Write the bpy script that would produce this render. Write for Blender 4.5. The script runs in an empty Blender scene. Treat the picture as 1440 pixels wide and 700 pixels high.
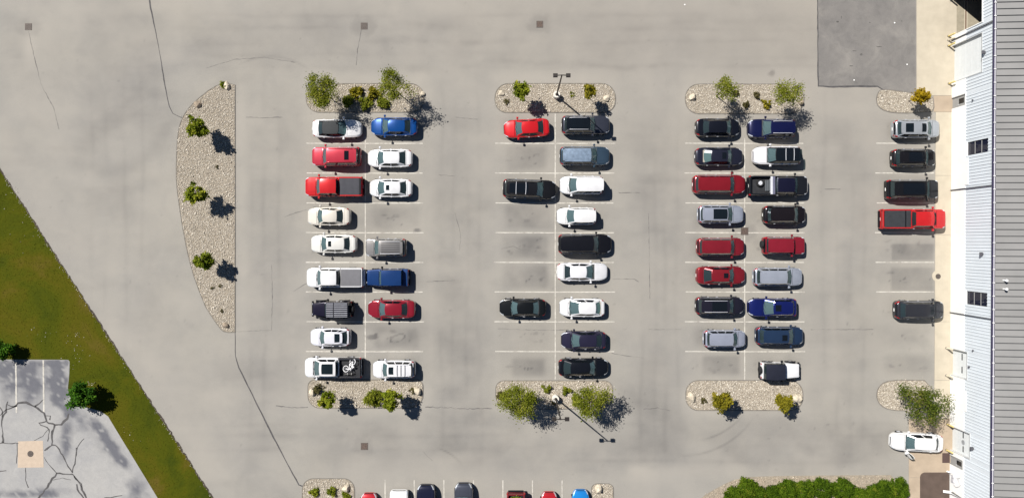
import bpy, bmesh, math, random
import numpy as np
from mathutils import Vector, Matrix

R = math.radians
SC = bpy.context.scene
COL = SC.collection

# ------------------------------------------------------------------ camera
CAM_H = 70.07            # flying height of the drone, metres
S = 13.7                 # photo pixels per metre on the ground
NX, NY = 728.0, 341.0    # photo pixel straight below the drone
cam_d = bpy.data.cameras.new("camera")
cam = bpy.data.objects.new("camera", cam_d)
COL.objects.link(cam)
cam.location = (0, 0, CAM_H)
cam_d.sensor_width = 36.0
cam_d.lens = 36.0 * CAM_H / (1440.0 / S)
cam_d.shift_x = (720 - NX) / 1440.0
cam_d.shift_y = (NY - 350) / 1440.0
cam_d.clip_start = 0.5
cam_d.clip_end = 4000
SC.camera = cam

# ------------------------------------------------------------------ daylight
TO_SUN = Vector((-0.622, 0.515, 1.0)).normalized()
SUN_EL = math.asin(TO_SUN.z)
SUN_AZ = math.atan2(TO_SUN.x, TO_SUN.y)
w = bpy.data.worlds.new("World")
SC.world = w
w.use_nodes = True
nt = w.node_tree
bg = nt.nodes["Background"]
sky = nt.nodes.new("ShaderNodeTexSky")
sky.sky_type = 'NISHITA'
sky.sun_disc = False
sky.sun_elevation = SUN_EL
sky.sun_rotation = SUN_AZ
sky.altitude = 1500
sky.air_density = 0.7
sky.dust_density = 0.1
sky.ozone_density = 2.0
nt.links.new(sky.outputs[0], bg.inputs[0])
bg.inputs[1].default_value = 0.05
sun_d = bpy.data.lights.new("sun", 'SUN')
sun_d.energy = 5.0
sun_d.angle = R(0.5)
sun_d.color = (1.0, 0.955, 0.90)
sun = bpy.data.objects.new("sun", sun_d)
COL.objects.link(sun)
sun.rotation_euler = (-TO_SUN).to_track_quat('-Z', 'Y').to_euler()
SC.view_settings.view_transform = 'Standard'
SC.view_settings.look = 'None'
SC.view_settings.exposure = 0.55
SC.view_settings.gamma = 1.0
SC.view_settings.use_curve_mapping = False

rng = np.random.default_rng(7)
random.seed(7)


# ------------------------------------------------------------------ plan helpers
def gp(px, py, z=0.0):
    """Plan position (metres) of what the photo shows at a pixel, for a point z above the ground."""
    k = (CAM_H - z) / CAM_H / S
    return ((px - NX) * k, -(py - NY) * k)


def tag(o, label=None, cat=None, group=None, kind=None):
    if label: o['label'] = label
    if cat: o['category'] = cat
    if group: o['group'] = group
    if kind: o['kind'] = kind
    return o


def empty(name, loc=(0, 0, 0), rz=0.0):
    o = bpy.data.objects.new(name, None)
    o.empty_display_size = 0.3
    COL.objects.link(o)
    o.location = loc
    o.rotation_euler = (0, 0, rz)
    return o


def link(name, me, parent=None, loc=(0, 0, 0), rot=(0, 0, 0), scale=None):
    o = bpy.data.objects.new(name, me)
    COL.objects.link(o)
    o.parent = parent
    o.location = loc
    o.rotation_euler = rot
    if scale: o.scale = scale
    return o


class G:
    """Collects faces; build() turns them into ONE mesh."""
    def __init__(s):
        s.v, s.f, s.m = [], [], []

    def face(s, pts, m=0):
        b = len(s.v)
        s.v += [tuple(p) for p in pts]
        s.f.append(tuple(range(b, b + len(pts))))
        s.m.append(m)
        return s

    def box(s, x0, x1, y0, y1, z0, z1, m=0):
        b = len(s.v)
        s.v += [(x0, y0, z0), (x1, y0, z0), (x1, y1, z0), (x0, y1, z0), (x0, y0, z1), (x1, y0, z1), (x1, y1, z1), (x0, y1, z1)]
        for q in ((0, 3, 2, 1), (4, 5, 6, 7), (0, 1, 5, 4), (1, 2, 6, 5), (2, 3, 7, 6), (3, 0, 4, 7)):
            s.f.append(tuple(b + i for i in q)); s.m.append(m)
        return s

    def bbox(s, x0, x1, y0, y1, z0, z1, c=0.02, m=0):
        """box with a chamfered top"""
        b = len(s.v)
        for (i, z) in ((0, z0), (0, z1 - c), (c, z1)):
            s.v += [(x0 + i, y0 + i, z), (x1 - i, y0 + i, z), (x1 - i, y1 - i, z), (x0 + i, y1 - i, z)]
        s.f.append((b + 3, b + 2, b + 1, b)); s.m.append(m)
        s.f.append((b + 8, b + 9, b + 10, b + 11)); s.m.append(m)
        for r in (0, 4):
            for i in range(4):
                j = (i + 1) % 4
                s.f.append((b + r + i, b + r + j, b + r + 4 + j, b + r + 4 + i)); s.m.append(m)
        return s

    def grid(s, P, m=0, flip=False):
        """P[i][j] of points"""
        ni, nj = len(P), len(P[0])
        b = len(s.v)
        for row in P: s.v += [tuple(p) for p in row]
        for i in range(ni - 1):
            for j in range(nj - 1):
                q = (b + i * nj + j, b + (i + 1) * nj + j, b + (i + 1) * nj + j + 1, b + i * nj + j + 1)
                s.f.append(q[::-1] if flip else q); s.m.append(m)
        return s

    def prism(s, poly, z0, z1, m=0):
        n = len(poly); b = len(s.v)
        s.v += [(x, y, z0) for x, y in poly] + [(x, y, z1) for x, y in poly]
        s.f.append(tuple(b + n + i for i in range(n))); s.m.append(m)
        s.f.append(tuple(b + n - 1 - i for i in range(n))); s.m.append(m)
        for i in range(n):
            j = (i + 1) % n
            s.f.append((b + i, b + j, b + n + j, b + n + i)); s.m.append(m)
        return s

    def tube(s, path, rad, n=6, m=0, cap=True):
        path = [Vector(p) for p in path]
        if not hasattr(rad, '__len__'): rad = [rad] * len(path)
        b = len(s.v)
        for i, p in enumerate(path):
            d = (path[min(i + 1, len(path) - 1)] - path[max(i - 1, 0)])
            d.normalize()
            a = d.cross(Vector((0, 0, 1)))
            if a.length < 1e-3: a = d.cross(Vector((1, 0, 0)))
            a.normalize(); c = d.cross(a)
            for k in range(n):
                t = 2 * math.pi * k / n
                s.v.append(tuple(p + (a * math.cos(t) + c * math.sin(t)) * rad[i]))
        for i in range(len(path) - 1):
            for k in range(n):
                l = (k + 1) % n
                s.f.append((b + i * n + k, b + i * n + l, b + (i + 1) * n + l, b + (i + 1) * n + k)); s.m.append(m)
        if cap:
            s.f.append(tuple(b + k for k in range(n))[::-1]); s.m.append(m)
            e = b + (len(path) - 1) * n
            s.f.append(tuple(e + k for k in range(n))); s.m.append(m)
        return s

    def lathe(s, prof, n=16, m=0, axis='z', at=(0, 0, 0)):
        """prof: [(radius, height)]"""
        b = len(s.v)
        for r, h in prof:
            for k in range(n):
                t = 2 * math.pi * k / n
                x, y, z = r * math.cos(t), r * math.sin(t), h
                if axis == 'y': x, y, z = r * math.cos(t), h, -r * math.sin(t)
                if axis == 'x': x, y, z = h, r * math.cos(t), r * math.sin(t)
                s.v.append((x + at[0], y + at[1], z + at[2]))
        for i in range(len(prof) - 1):
            for k in range(n):
                l = (k + 1) % n
                s.f.append((b + i * n + k, b + i * n + l, b + (i + 1) * n + l, b + (i + 1) * n + k)); s.m.append(m)
        if prof[0][0] > 1e-4:
            s.f.append(tuple(b + k for k in range(n))[::-1]); s.m.append(m)
        if prof[-1][0] > 1e-4:
            e = b + (len(prof) - 1) * n
            s.f.append(tuple(e + k for k in range(n))); s.m.append(m)
        return s

    def mesh(s, name, mats, sharp=38):
        me = bpy.data.meshes.new(name)
        me.from_pydata(s.v, [], s.f)
        if not isinstance(mats, (list, tuple)): mats = [mats]
        for x in mats: me.materials.append(x)
        if len(mats) > 1: me.polygons.foreach_set('material_index', s.m)
        if sharp:
            me.polygons.foreach_set('use_smooth', [True] * len(s.f))
            me.set_sharp_from_angle(angle=R(sharp))
        me.update()
        return me

    def build(s, name, mats, parent=None, sharp=38, loc=(0, 0, 0), rot=(0, 0, 0)):
        return link(name, s.mesh(name, mats, sharp), parent, loc, rot)


# ------------------------------------------------------------------ materials
def newmat(name):
    m = bpy.data.materials.new(name)
    m.use_nodes = True
    n = m.node_tree.nodes
    return m, n, m.node_tree.links, n["Principled BSDF"]


def noise(n, l, coord, scale, detail=4, rough=0.55, dist=0.0):
    t = n.new("ShaderNodeTexNoise")
    t.inputs["Scale"].default_value = scale
    t.inputs["Detail"].default_value = detail
    t.inputs["Roughness"].default_value = rough
    t.inputs["Distortion"].default_value = dist
    l.new(coord, t.inputs["Vector"])
    return t.outputs["Fac"]


def ramp(n, l, fac, stops):
    r = n.new("ShaderNodeValToRGB")
    e = r.color_ramp.elements
    while len(e) > len(stops): e.remove(e[-1])
    while len(e) < len(stops): e.new(0.5)
    for el, (p, c) in zip(e, stops):
        el.position = p
        el.color = (*c, 1.0) if len(c) == 3 else c
    l.new(fac, r.inputs[0])
    return r.outputs[0]


def mix(n, l, a, b, fac, mode='MIX'):
    x = n.new("ShaderNodeMix")
    x.data_type = 'RGBA'; x.blend_type = mode
    for sock, val in ((x.inputs[0], fac), (x.inputs[6], a), (x.inputs[7], b)):
        if hasattr(val, 'default_value') or hasattr(val, 'is_linked'): l.new(val, sock)
        elif hasattr(val, '__len__'): sock.default_value = (*val, 1.0)
        else: sock.default_value = val
    return x.outputs[2]


def objcoord(n):
    return n.new("ShaderNodeTexCoord").outputs["Object"]


def poscoord(n):
    return n.new("ShaderNodeNewGeometry").outputs["Position"]


def bump(n, l, fac, bsdf, strength=0.3, dist=0.02):
    b = n.new("ShaderNodeBump")
    b.inputs["Strength"].default_value = strength
    b.inputs["Distance"].default_value = dist
    l.new(fac, b.inputs["Height"])
    l.new(b.outputs[0], bsdf.inputs["Normal"])


_cache = {}


def plain(name, c, rough=0.6, metal=0.0, var=0.12, scale=3.0, spec=0.25):
    """simple material with a little procedural unevenness"""
    if name in _cache: return _cache[name]
    m, n, l, b = newmat(name)
    f = noise(n, l, poscoord(n), scale, 5)
    col = ramp(n, l, f, [(0.3, [x * (1 - var) for x in c]), (0.7, [min(1, x * (1 + var)) for x in c])])
    l.new(col, b.inputs["Base Color"])
    b.inputs["Roughness"].default_value = rough
    b.inputs["Metallic"].default_value = metal
    b.inputs["Specular IOR Level"].default_value = spec
    _cache[name] = m
    return m


def paint(c, metal=0.25, rough=0.24):
    key = ("paint", tuple(c), metal)
    if key in _cache: return _cache[key]
    m, n, l, b = newmat("car_paint")
    p = poscoord(n)
    f = noise(n, l, p, 1.1, 3)
    d = noise(n, l, p, 22, 3)
    base = ramp(n, l, f, [(0.3, [x * .93 for x in c]), (0.7, [min(1, x * 1.06) for x in c])])
    base = mix(n, l, base, (0.30, 0.27, 0.23), ramp(n, l, d, [(0.55, (0, 0, 0)), (0.85, (.025, .025, .025))]))
    l.new(base, b.inputs["Base Color"])
    b.inputs["Metallic"].default_value = metal
    b.inputs["Roughness"].default_value = rough
    b.inputs["Specular IOR Level"].default_value = 0.3
    b.inputs["Coat Weight"].default_value = 0.7
    b.inputs["Coat Roughness"].default_value = 0.06
    _cache[key] = m
    return m


def glassmat(name, c, trans, rough=0.05):
    m, n, l, b = newmat(name)
    b.inputs["Base Color"].default_value = (*c, 1)
    b.inputs["Roughness"].default_value = rough
    b.inputs["Specular IOR Level"].default_value = 0.6
    t = n.new("ShaderNodeBsdfTransparent")
    t.inputs[0].default_value = (0.55, 0.85, 0.82, 1)
    x = n.new("ShaderNodeMixShader")
    x.inputs[0].default_value = trans
    l.new(b.outputs[0], x.inputs[1]); l.new(t.outputs[0], x.inputs[2])
    l.new(x.outputs[0], n["Material Output"].inputs[0])
    return m


M = {}
M['glass'] = glassmat("windshield_glass", (0.095, 0.15, 0.16), 0.38)
M['tint'] = glassmat("tinted_glass", (0.006, 0.008, 0.011), 0.12)
M['rear'] = glassmat("rear_glass", (0.022, 0.034, 0.037), 0.2)
M['pane'] = glassmat("window_pane", (0.012, 0.014, 0.03), 0.1)
M['black'] = plain("black_trim", (0.008, 0.008, 0.010), 0.35)
M['blackmatt'] = plain("black_vinyl", (0.022, 0.023, 0.026), 0.75, var=.25)
M['gap'] = plain("panel_gap", (0.006, 0.006, 0.006), 0.9)
M['rubber'] = plain("tyre_rubber", (0.018, 0.018, 0.019), 0.85)
M['rim'] = plain("alloy_rim", (0.46, 0.47, 0.49), 0.32, 0.15)
M['chrome'] = plain("bright_metal", (0.60, 0.61, 0.64), 0.25, 0.15, var=.05)
M['lamp'] = plain("headlamp_lens", (0.62, 0.66, 0.70), 0.12, 0.3, var=.2, scale=14)
M['tail'] = plain("tail_lamp_lens", (0.30, 0.008, 0.012), 0.2, var=.2)
M['seat_d'] = plain("dark_seat_cloth", (0.03, 0.03, 0.033), 0.9)
M['seat_l'] = plain("beige_seat_leather", (0.32, 0.29, 0.24), 0.8)
M['dash'] = plain("dashboard_plastic", (0.05, 0.055, 0.055), 0.8)
M['plate'] = plain("number_plate", (0.75, 0.75, 0.72), 0.5)

# ------------------------------------------------------------------ ground
def vnoise(x, y, scale, seed):
    r = np.random.default_rng(seed)
    tab = r.random((256, 256))
    gx, gy = x / scale + 1000.3, y / scale + 1000.7
    ix, iy = np.floor(gx).astype(int), np.floor(gy).astype(int)
    fx, fy = gx - ix, gy - iy
    fx, fy = fx * fx * (3 - 2 * fx), fy * fy * (3 - 2 * fy)
    a, b = tab[ix % 256, iy % 256], tab[(ix + 1) % 256, iy % 256]
    c, d = tab[ix % 256, (iy + 1) % 256], tab[(ix + 1) % 256, (iy + 1) % 256]
    return (a * (1 - fx) + b * fx) * (1 - fy) + (c * (1 - fx) + d * fx) * fy


def fbm(x, y, scale, seed, o=4):
    return sum(vnoise(x, y, scale / 2 ** i, seed + i) * 0.5 ** i for i in range(o)) / sum(0.5 ** i for i in range(o))


def asphalt_ground():
    step = 0.16
    xs = np.concatenate([[-1500, -600, -250, -120, -80], np.arange(-58, 52.01, step), [70, 100, 250, 600, 1500]])
    ys = np.concatenate([[-1500, -600, -250, -100, -50], np.arange(-30, 29.01, step), [50, 100, 250, 600, 1500]])
    nx, ny = len(xs), len(ys)
    X, Y = np.meshgrid(xs, ys, indexing='ij')
    co = np.stack([X, Y, np.zeros_like(X)], -1).reshape(-1, 3).astype(np.float32)
    I = np.arange(nx * ny).reshape(nx, ny)
    q = np.stack([I[:-1, :-1], I[1:, :-1], I[1:, 1:], I[:-1, 1:]], -1).reshape(-1, 4).astype(np.int32)
    me = bpy.data.meshes.new("asphalt_ground")
    me.vertices.add(len(co)); me.vertices.foreach_set('co', co.ravel())
    me.loops.add(q.size); me.loops.foreach_set('vertex_index', q.ravel())
    me.polygons.add(len(q)); me.polygons.foreach_set('loop_start', np.arange(0, q.size, 4, dtype=np.int32))
    me.update()
    # wear the surface has of its own: oil, dirt, bleaching  (photo pixel units for laying it out)
    PX, PY = X * S + NX, -Y * S + NY
    dark = np.zeros_like(X); light = np.zeros_like(X); warm = np.zeros_like(X)
    n1 = fbm(PX, PY, 26, 11); n2 = fbm(PX, PY, 9, 23); n3 = fbm(PX, PY, 60, 5)

    def ss(d, w): return np.clip(d / w + .5, 0, 1)

    def ell(cx, cy, rx, ry, a, arr, rot=0., noisy=.6):
        c, s_ = math.cos(rot), math.sin(rot)
        u = ((PX - cx) * c + (PY - cy) * s_) / rx; v = (-(PX - cx) * s_ + (PY - cy) * c) / ry
        d = np.sqrt(u * u + v * v) + (n2 - .5) * noisy
        arr += a * np.clip((1.15 - d) / .45, 0, 1)

    def rect(x0, x1, y0, y1, a, soft, arr, noisy=.8):
        m = ss(np.minimum(PX - x0, x1 - PX), soft) * ss(np.minimum(PY - y0, y1 - PY), soft)
        arr += a * m * (1 - noisy + noisy * 2 * n1)

    # stalls: traffic film under where cars stand, oil in the middle of empty ones
    rr = random.Random(3)
    stalls = []
    for x0, x1 in ((434, 511), (517, 592), (700, 777), (785, 860), (968, 1043), (1051, 1127), (1236, 1312)):
        for k in range(9):
            y0 = 160 + 41.7 * k
            stalls.append((x0, x1, y0 + 4, y0 + 37))
    for (x0, x1, y0, y1) in stalls:
        d = rr.uniform(.10, .42)
        rect(x0 + rr.uniform(2, 8), x1 - rr.uniform(2, 8), y0 + 2, y1 - 3, d, 13, dark, 1.0)
        for _ in range(rr.randint(1, 4)):
            ell(rr.uniform(x0 + 10, x1 - 10), rr.uniform(y0 + 8, y1 - 8), rr.uniform(2, 6), rr.uniform(1.2, 3), rr.uniform(.2, .6), dark, rr.uniform(-.4, .4))
    rect(1254, 1313, 343, 366, .75, 3, dark, .35); rect(1253, 1313, 376, 409, .6, 4, dark, .4)
    rect(714, 768, 204, 238, .5, 8, dark); rect(712, 775, 286, 322, .35, 8, dark); rect(708, 770, 332, 364, .4, 8, dark)
    rect(720, 766, 504, 530, .55, 7, dark, .3); rect(708, 770, 372, 405, .35, 8, dark); rect(988, 1040, 500, 527, .55, 6, dark, .4)
    rect(528, 588, 462, 490, .45, 8, dark); rect(524, 590, 290, 322, .3, 9, dark)
    ell(523, 474, 9, 4, 1.1, dark); ell(587, 324, 5, 3, 1.5, dark); ell(1085, 103, 6, 5, 1.4, dark, 0, 1.2)
    for i in range(60):   # rubbed ring of oil
        t = i / 60 * 6.283
        ell(559 + 10 * math.cos(t) - 2 * math.sin(t), 475.5 + 5.5 * math.sin(t) - 2 * math.cos(t), 1.6, 1.2, .25, dark)
    # driving lanes: dull grey between paler kerb-side strips
    for x0, x1, y0, y1, a in ((612, 682, 165, 640, .26), (895, 955, 165, 650, .22), (1150, 1225, 170, 640, .20), (352, 410, 130, 560, .22),
                              (250, 1240, 20, 92, .22), (440, 1250, 590, 655, .24), (120, 235, -20, 180, .20)):
        rect(x0, x1, y0, y1, a, 34, dark, .9)
    for x0, x1, y0, y1, a in ((333, 348, 118, 470, .5), (425, 602, 100, 116, .35), (600, 612, 120, 570, .25), (690, 870, 100, 116, .35), (955, 1140, 100, 117, .35),
                              (1165, 1180, 200, 560, .3), (480, 700, 640, 690, .3), (880, 1060, 655, 672, .4), (-20, 1440, -20, 18, .2)):
        rect(x0, x1, y0, y1, a, 12, light, .8)
    # paler ring swept round the planted islands
    for (x0, x1, y0, y1) in ((430, 597, 117, 159), (695, 866, 117, 159), (963, 1131, 118, 161), (432, 595, 533, 575), (696, 862, 534, 575), (963, 1129, 534, 577)):
        cx, cy = (x0 + x1) / 2, (y0 + y1) / 2
        dx = np.maximum(np.abs(PX - cx) - (x1 - x0) / 2 + 18, 0); dy = np.maximum(np.abs(PY - cy) - (y1 - y0) / 2 + 18, 0)
        d = np.sqrt(dx * dx + dy * dy) - 18
        light += .4 * np.exp(-(np.maximum(d, 0) / 9) ** 2) * (.5 + n1)
    # paler band swept along the grass edge
    dg = ((PX - 0) * 462 - (PY - 238) * 300) / math.hypot(462, 300)
    light += .38 * np.exp(-((dg - 22) / 24) ** 2) * (.4 + 1.1 * n3)
    light += 1.0 * np.exp(-(((PX - 42) / 9) ** 2 + ((PY - 66) / 22) ** 2))
    warm += np.clip((PX - 220) / 900, 0, 1) * .55 * np.clip((330 - PY) / 300, 0, 1) + .18 * n3
    # turning arcs of tyre rubber
    for cx, cy, r, a0, a1, wd, am in ((960, 520, 120, .7, 1.5, 1.6, .5), (968, 522, 98, .7, 1.35, 1.4, .45), (640, 560, 95, .3, 1.6, 9, .25), (1120, 470, 190, .9, 2.2, 12, .22),
                                      (600, 690, 62, -1.25, -.7, 1.2, .6), (380, 170, 90, -2.0, -.9, 1.5, .35), (520, 690, 240, -1.9, -.9, 14, .2), (800, 720, 190, -2.4, -.7, 16, .18),
                                      (150, 150, 90, .2, 2.2, 10, .25), (60, 60, 150, .1, 1.2, 14, .2), (1180, 560, 85, 1.6, 3.1, 9, .25)):
        rd = np.hypot(PX - cx, PY - cy); an = np.arctan2(PY - cy, PX - cx)
        dark += am * np.exp(-((rd - r) / wd) ** 2) * ss(np.minimum(an - a0, a1 - an), .25) * (.5 + n1)
    for y0, x0, x1, a in ((90, 660, 960, .35), (37, 520, 640, .25), (60, 540, 760, .2), (100, 480, 620, .28), (33, 860, 1140, .25), (255, 870, 980, .2), (396, 610, 690, .2)):
        dark += a * np.exp(-((PY - y0 - 2.5 * (n3 - .5) * 8) / 4.5) ** 2) * ss(np.minimum(PX - x0, x1 - PX), 50) * n1 * 1.6
    for x0 in (352, 372, 392, 622, 640, 656, 674, 903, 921, 936, 952, 1158, 1176, 1196, 1214, 128, 150, 176, 200):
        wob = 7 * (fbm(PX * .3, PY, 130, x0) - .5) * 2
        dark += .22 * np.exp(-((PX - x0 - wob) / 3.2) ** 2) * ss(np.minimum(PY - 130, 640 - PY), 120) * np.clip(2.2 * fbm(PX, PY, 80, x0 + 9) - .7, 0, 1.2)
    for y0 in (22, 40, 60, 78, 94, 596, 612, 630, 648):
        wob = 6 * (fbm(PX, PY * .3, 160, int(y0)) - .5) * 2
        dark += .22 * np.exp(-((PY - y0 - wob) / 3.0) ** 2) * ss(np.minimum(PX - 240, 1270 - PX), 200) * np.clip(2.2 * fbm(PX, PY, 90, int(y0) + 9) - .7, 0, 1.2)
    m1 = fbm(PX, PY, 46, 141, 5); m2 = fbm(PX * .45, PY * 1.6, 30, 151, 5)
    dark += np.clip(m1 - .55, 0, 1) * .75 + np.clip(m2 - .57, 0, 1) * .7
    light += np.clip(.47 - m1, 0, 1) * 1.5 + np.clip(.42 - m2, 0, 1) * .9
    for (x0, x1, y0, y1) in stalls:
        for _ in range(rr.randint(2, 6)):
            ell(rr.gauss((x0 + x1) / 2, 14), rr.gauss((y0 + y1) / 2, 5), rr.uniform(.8, 2.4), rr.uniform(.6, 1.6), rr.uniform(.3, .9), dark, rr.uniform(0, 3))
    for _ in range(260):
        ell(rr.uniform(0, 1310), rr.uniform(0, 700), rr.uniform(1, 2.6), rr.uniform(.8, 1.6), rr.uniform(.15, .5), dark, rr.uniform(0, 3))
    for cx, cy in ((39, 38), (512, 37), (759, 34), (512, 627), (1047, 325)):
        ell(cx, cy, 17, 14, .35, dark, 0, 1.0)
    col = np.stack([np.clip(dark, 0, 1.6) / 1.6, np.clip(light, 0, 1), np.clip(warm, 0, 1), np.ones_like(X)], -1).reshape(-1, 4).astype(np.float32)
    at = me.color_attributes.new("wear", 'FLOAT_COLOR', 'POINT')
    at.data.foreach_set('color', col.ravel())
    m, n, l, b = newmat("weathered_asphalt")
    p = poscoord(n)
    a = n.new("ShaderNodeAttribute"); a.attribute_name = "wear"
    sep = n.new("ShaderNodeSeparateColor"); l.new(a.outputs["Color"], sep.inputs[0])
    big = noise(n, l, p, 0.07, 6, .6, .6)
    mid = noise(n, l, p, 0.42, 7, .62, .4)
    fine = noise(n, l, p, 14, 6, .7)
    c = ramp(n, l, big, [(0.32, (0.249, 0.239, 0.218)), (0.5, (0.262, 0.250, 0.224)), (0.68, (0.276, 0.261, 0.229))])
    c = mix(n, l, c, ramp(n, l, mid, [(0.3, (.92, .925, .935)), (0.55, (1, 1, 1)), (0.75, (1.03, 1.025, 1.02))]), 1.0, 'MULTIPLY')
    c = mix(n, l, c, ramp(n, l, fine, [(0.22, (.70, .70, .70)), (0.5, (1, 1, 1)), (0.80, (1.26, 1.25, 1.23))]), 0.85, 'MULTIPLY')
    c = mix(n, l, c, (.80, .80, .83), sep.outputs[0], 'MULTIPLY') if False else c
    dk = n.new("ShaderNodeMath"); dk.operation = 'MULTIPLY'; dk.inputs[1].default_value = 1.0; l.new(sep.outputs[0], dk.inputs[0])
    c = mix(n, l, c, (0.095, 0.092, 0.090), dk.outputs[0])
    lt = n.new("ShaderNodeMath"); lt.operation = 'MULTIPLY'; lt.inputs[1].default_value = .75; l.new(sep.outputs[1], lt.inputs[0])
    c = mix(n, l, c, (0.315, 0.294, 0.258), lt.outputs[0])
    wm = n.new("ShaderNodeMath"); wm.operation = 'MULTIPLY'; wm.inputs[1].default_value = .6; l.new(sep.outputs[2], wm.inputs[0])
    c = mix(n, l, c, (0.280, 0.252, 0.214), wm.outputs[0])
    l.new(c, b.inputs["Base Color"])
    b.inputs["Roughness"].default_value = 0.9
    b.inputs["Specular IOR Level"].default_value = 0.2
    bump(n, l, noise(n, l, p, 30, 5, .7), b, .35, .012)
    me.materials.append(m)
    o = link("asphalt_ground", me)
    return tag(o, kind='structure')


ground = asphalt_ground()


def sheet(name, pts, z, mat, parent=None, thick=0.0, px=True, kind='structure', sharp=None):
    """flat polygon from plan outline given in photo pixels"""
    P = [gp(*p) for p in pts] if px else pts
    # ensure counter-clockwise
    ar = sum(P[i][0] * P[(i + 1) % len(P)][1] - P[(i + 1) % len(P)][0] * P[i][1] for i in range(len(P)))
    if ar < 0: P = P[::-1]
    g = G()
    if thick: g.prism(P, z - thick, z)
    else: g.face([(x, y, z) for x, y in P])
    me = g.mesh(name, mat, sharp)
    o = link(name, me, parent)
    if kind and parent is None: o['kind'] = kind
    return o


def rounded(x0, x1, y0, y1, r, n=7):
    pts = []
    rs = r if hasattr(r, '__len__') else (r, r, r, r)
    for (cx, cy, a0, q) in ((x0, y0, math.pi, rs[0]), (x1, y0, 1.5 * math.pi, rs[1]), (x1, y1, 0, rs[2]), (x0, y1, .5 * math.pi, rs[3])):
        sx = 1 if cx == x0 else -1; sy = 1 if cy == y0 else -1
        for k in range(n + 1):
            t = a0 + .5 * math.pi * k / n
            pts.append((cx + sx * q + q * math.cos(t), cy + sy * q + q * math.sin(t)))
    return pts


def smooth_poly(pts, it=2):
    for _ in range(it):
        out = []
        for i in range(len(pts)):
            a, b = pts[i], pts[(i + 1) % len(pts)]
            out += [(a[0] * .75 + b[0] * .25, a[1] * .75 + b[1] * .25), (a[0] * .25 + b[0] * .75, a[1] * .25 + b[1] * .75)]
        pts = out
    return pts


def ribbon(name, pts, width, z, mat, parent, jitter=0.25, px=True, seed=0, step=0.35, kind=None):
    """narrow flat strip along a polyline; edges wander a little"""
    r = random.Random(seed + len(pts) * 7 + int(pts[0][0]))
    P = [Vector(gp(*p)) for p in pts] if px else [Vector(p) for p in pts]
    Q = []
    for a, b in zip(P[:-1], P[1:]):
        k = max(1, int((b - a).length / step))
        Q += [a.lerp(b, i / k) for i in range(k)]
    Q.append(P[-1])
    if jitter:
        Q = [Q[0]] + [q + Vector((r.uniform(-1, 1), r.uniform(-1, 1))) * width * jitter * 1.1 for q in Q[1:-1]] + [Q[-1]]
    wf = [r.uniform(.35, 1.5) for _ in range(len(Q) // 4 + 3)] if jitter > .12 else None
    L, Rr = [], []
    for i, q in enumerate(Q):
        d = (Q[min(i + 1, len(Q) - 1)] - Q[max(i - 1, 0)]).normalized()
        nrm = Vector((-d.y, d.x))
        wd = width * .5 * (1 + r.uniform(-1, 1) * jitter)
        if wf:
            t_ = i / 4; wd *= wf[int(t_)] * (1 - t_ % 1) + wf[int(t_) + 1] * (t_ % 1)
        L.append((*(q + nrm * wd), z)); Rr.append((*(q - nrm * wd), z))
    g = G(); g.grid([Rr, L], flip=False)
    # normals up
    me = g.mesh(name, mat, None)
    o = link(name, me, parent)
    if kind: o['kind'] = kind
    return o


def worn_paint():
    m, n, l, b = newmat("worn_line_paint")
    p = poscoord(n)
    f = noise(n, l, p, 1.7, 10, .78)
    c = ramp(n, l, f, [(0.38, (0.27, 0.25, 0.22)), (0.50, (0.44, 0.42, 0.37)), (0.68, (0.56, 0.54, 0.48))])
    l.new(c, b.inputs["Base Color"]); b.inputs["Roughness"].default_value = .8
    return m


M['line'] = worn_paint()
M['sealant'] = plain("crack_sealant", (0.075, 0.072, 0.072), 0.8, var=.3, scale=2)
M['crack'] = plain("hairline_crack", (0.135, 0.128, 0.12), 0.9, var=.35, scale=1.5)
M['concrete'] = plain("pale_concrete", (0.41, 0.365, 0.285), 0.85, var=.08, scale=.9)
M['concrete2'] = plain("buff_concrete", (0.335, 0.27, 0.20), 0.85, var=.10, scale=.8)
M['iron'] = plain("cast_iron", (0.10, 0.085, 0.075), 0.7, 0.2, var=.25, scale=8)
M['grate'] = plain("rusty_grate", (0.11, 0.082, 0.068), 0.8, var=.3, scale=9)

# ---- parking lines (flat paint)
LW = 0.10
ys_lines = [201.6, 243.4, 285.4, 327.0, 368.7, 410.2, 452.0, 493.8]
for bi, (x0, x1, xm, yt, yb) in enumerate(((431, 595.5, 513.7, 192, 506), (696, 864, 780.8, 160, 533), (963.5, 1131, 1047.2, 194, 534))):
    for k, y in enumerate(ys_lines):
        ribbon("parking_line", [(x0 + random.uniform(-1, 1), y), (xm, y + .3), (x1 + random.uniform(-1.5, 1.5), y + .2)], LW, .004, M['line'], ground, .06, seed=k + 10 * bi)
    ribbon("parking_line", [(xm, yt), (xm, yb)], LW * 1.05, .0065, M['line'], ground, .06, seed=91 + bi)
for k, y in enumerate(ys_lines[:6]):
    ribbon("parking_line", [(1231 + random.uniform(-1, 2), y), (1313.5, y)], LW, .004, M['line'], ground, .06, seed=200 + k)
for k, x in enumerate((541.5, 582.5, 624.2, 665.8, 707.2, 748.8, 790.4)):
    ribbon("parking_line", [(x, 674 + k * .15), (x + .2, 760)], LW, .004, M['line'], ground, .06, seed=300 + k)

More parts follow.
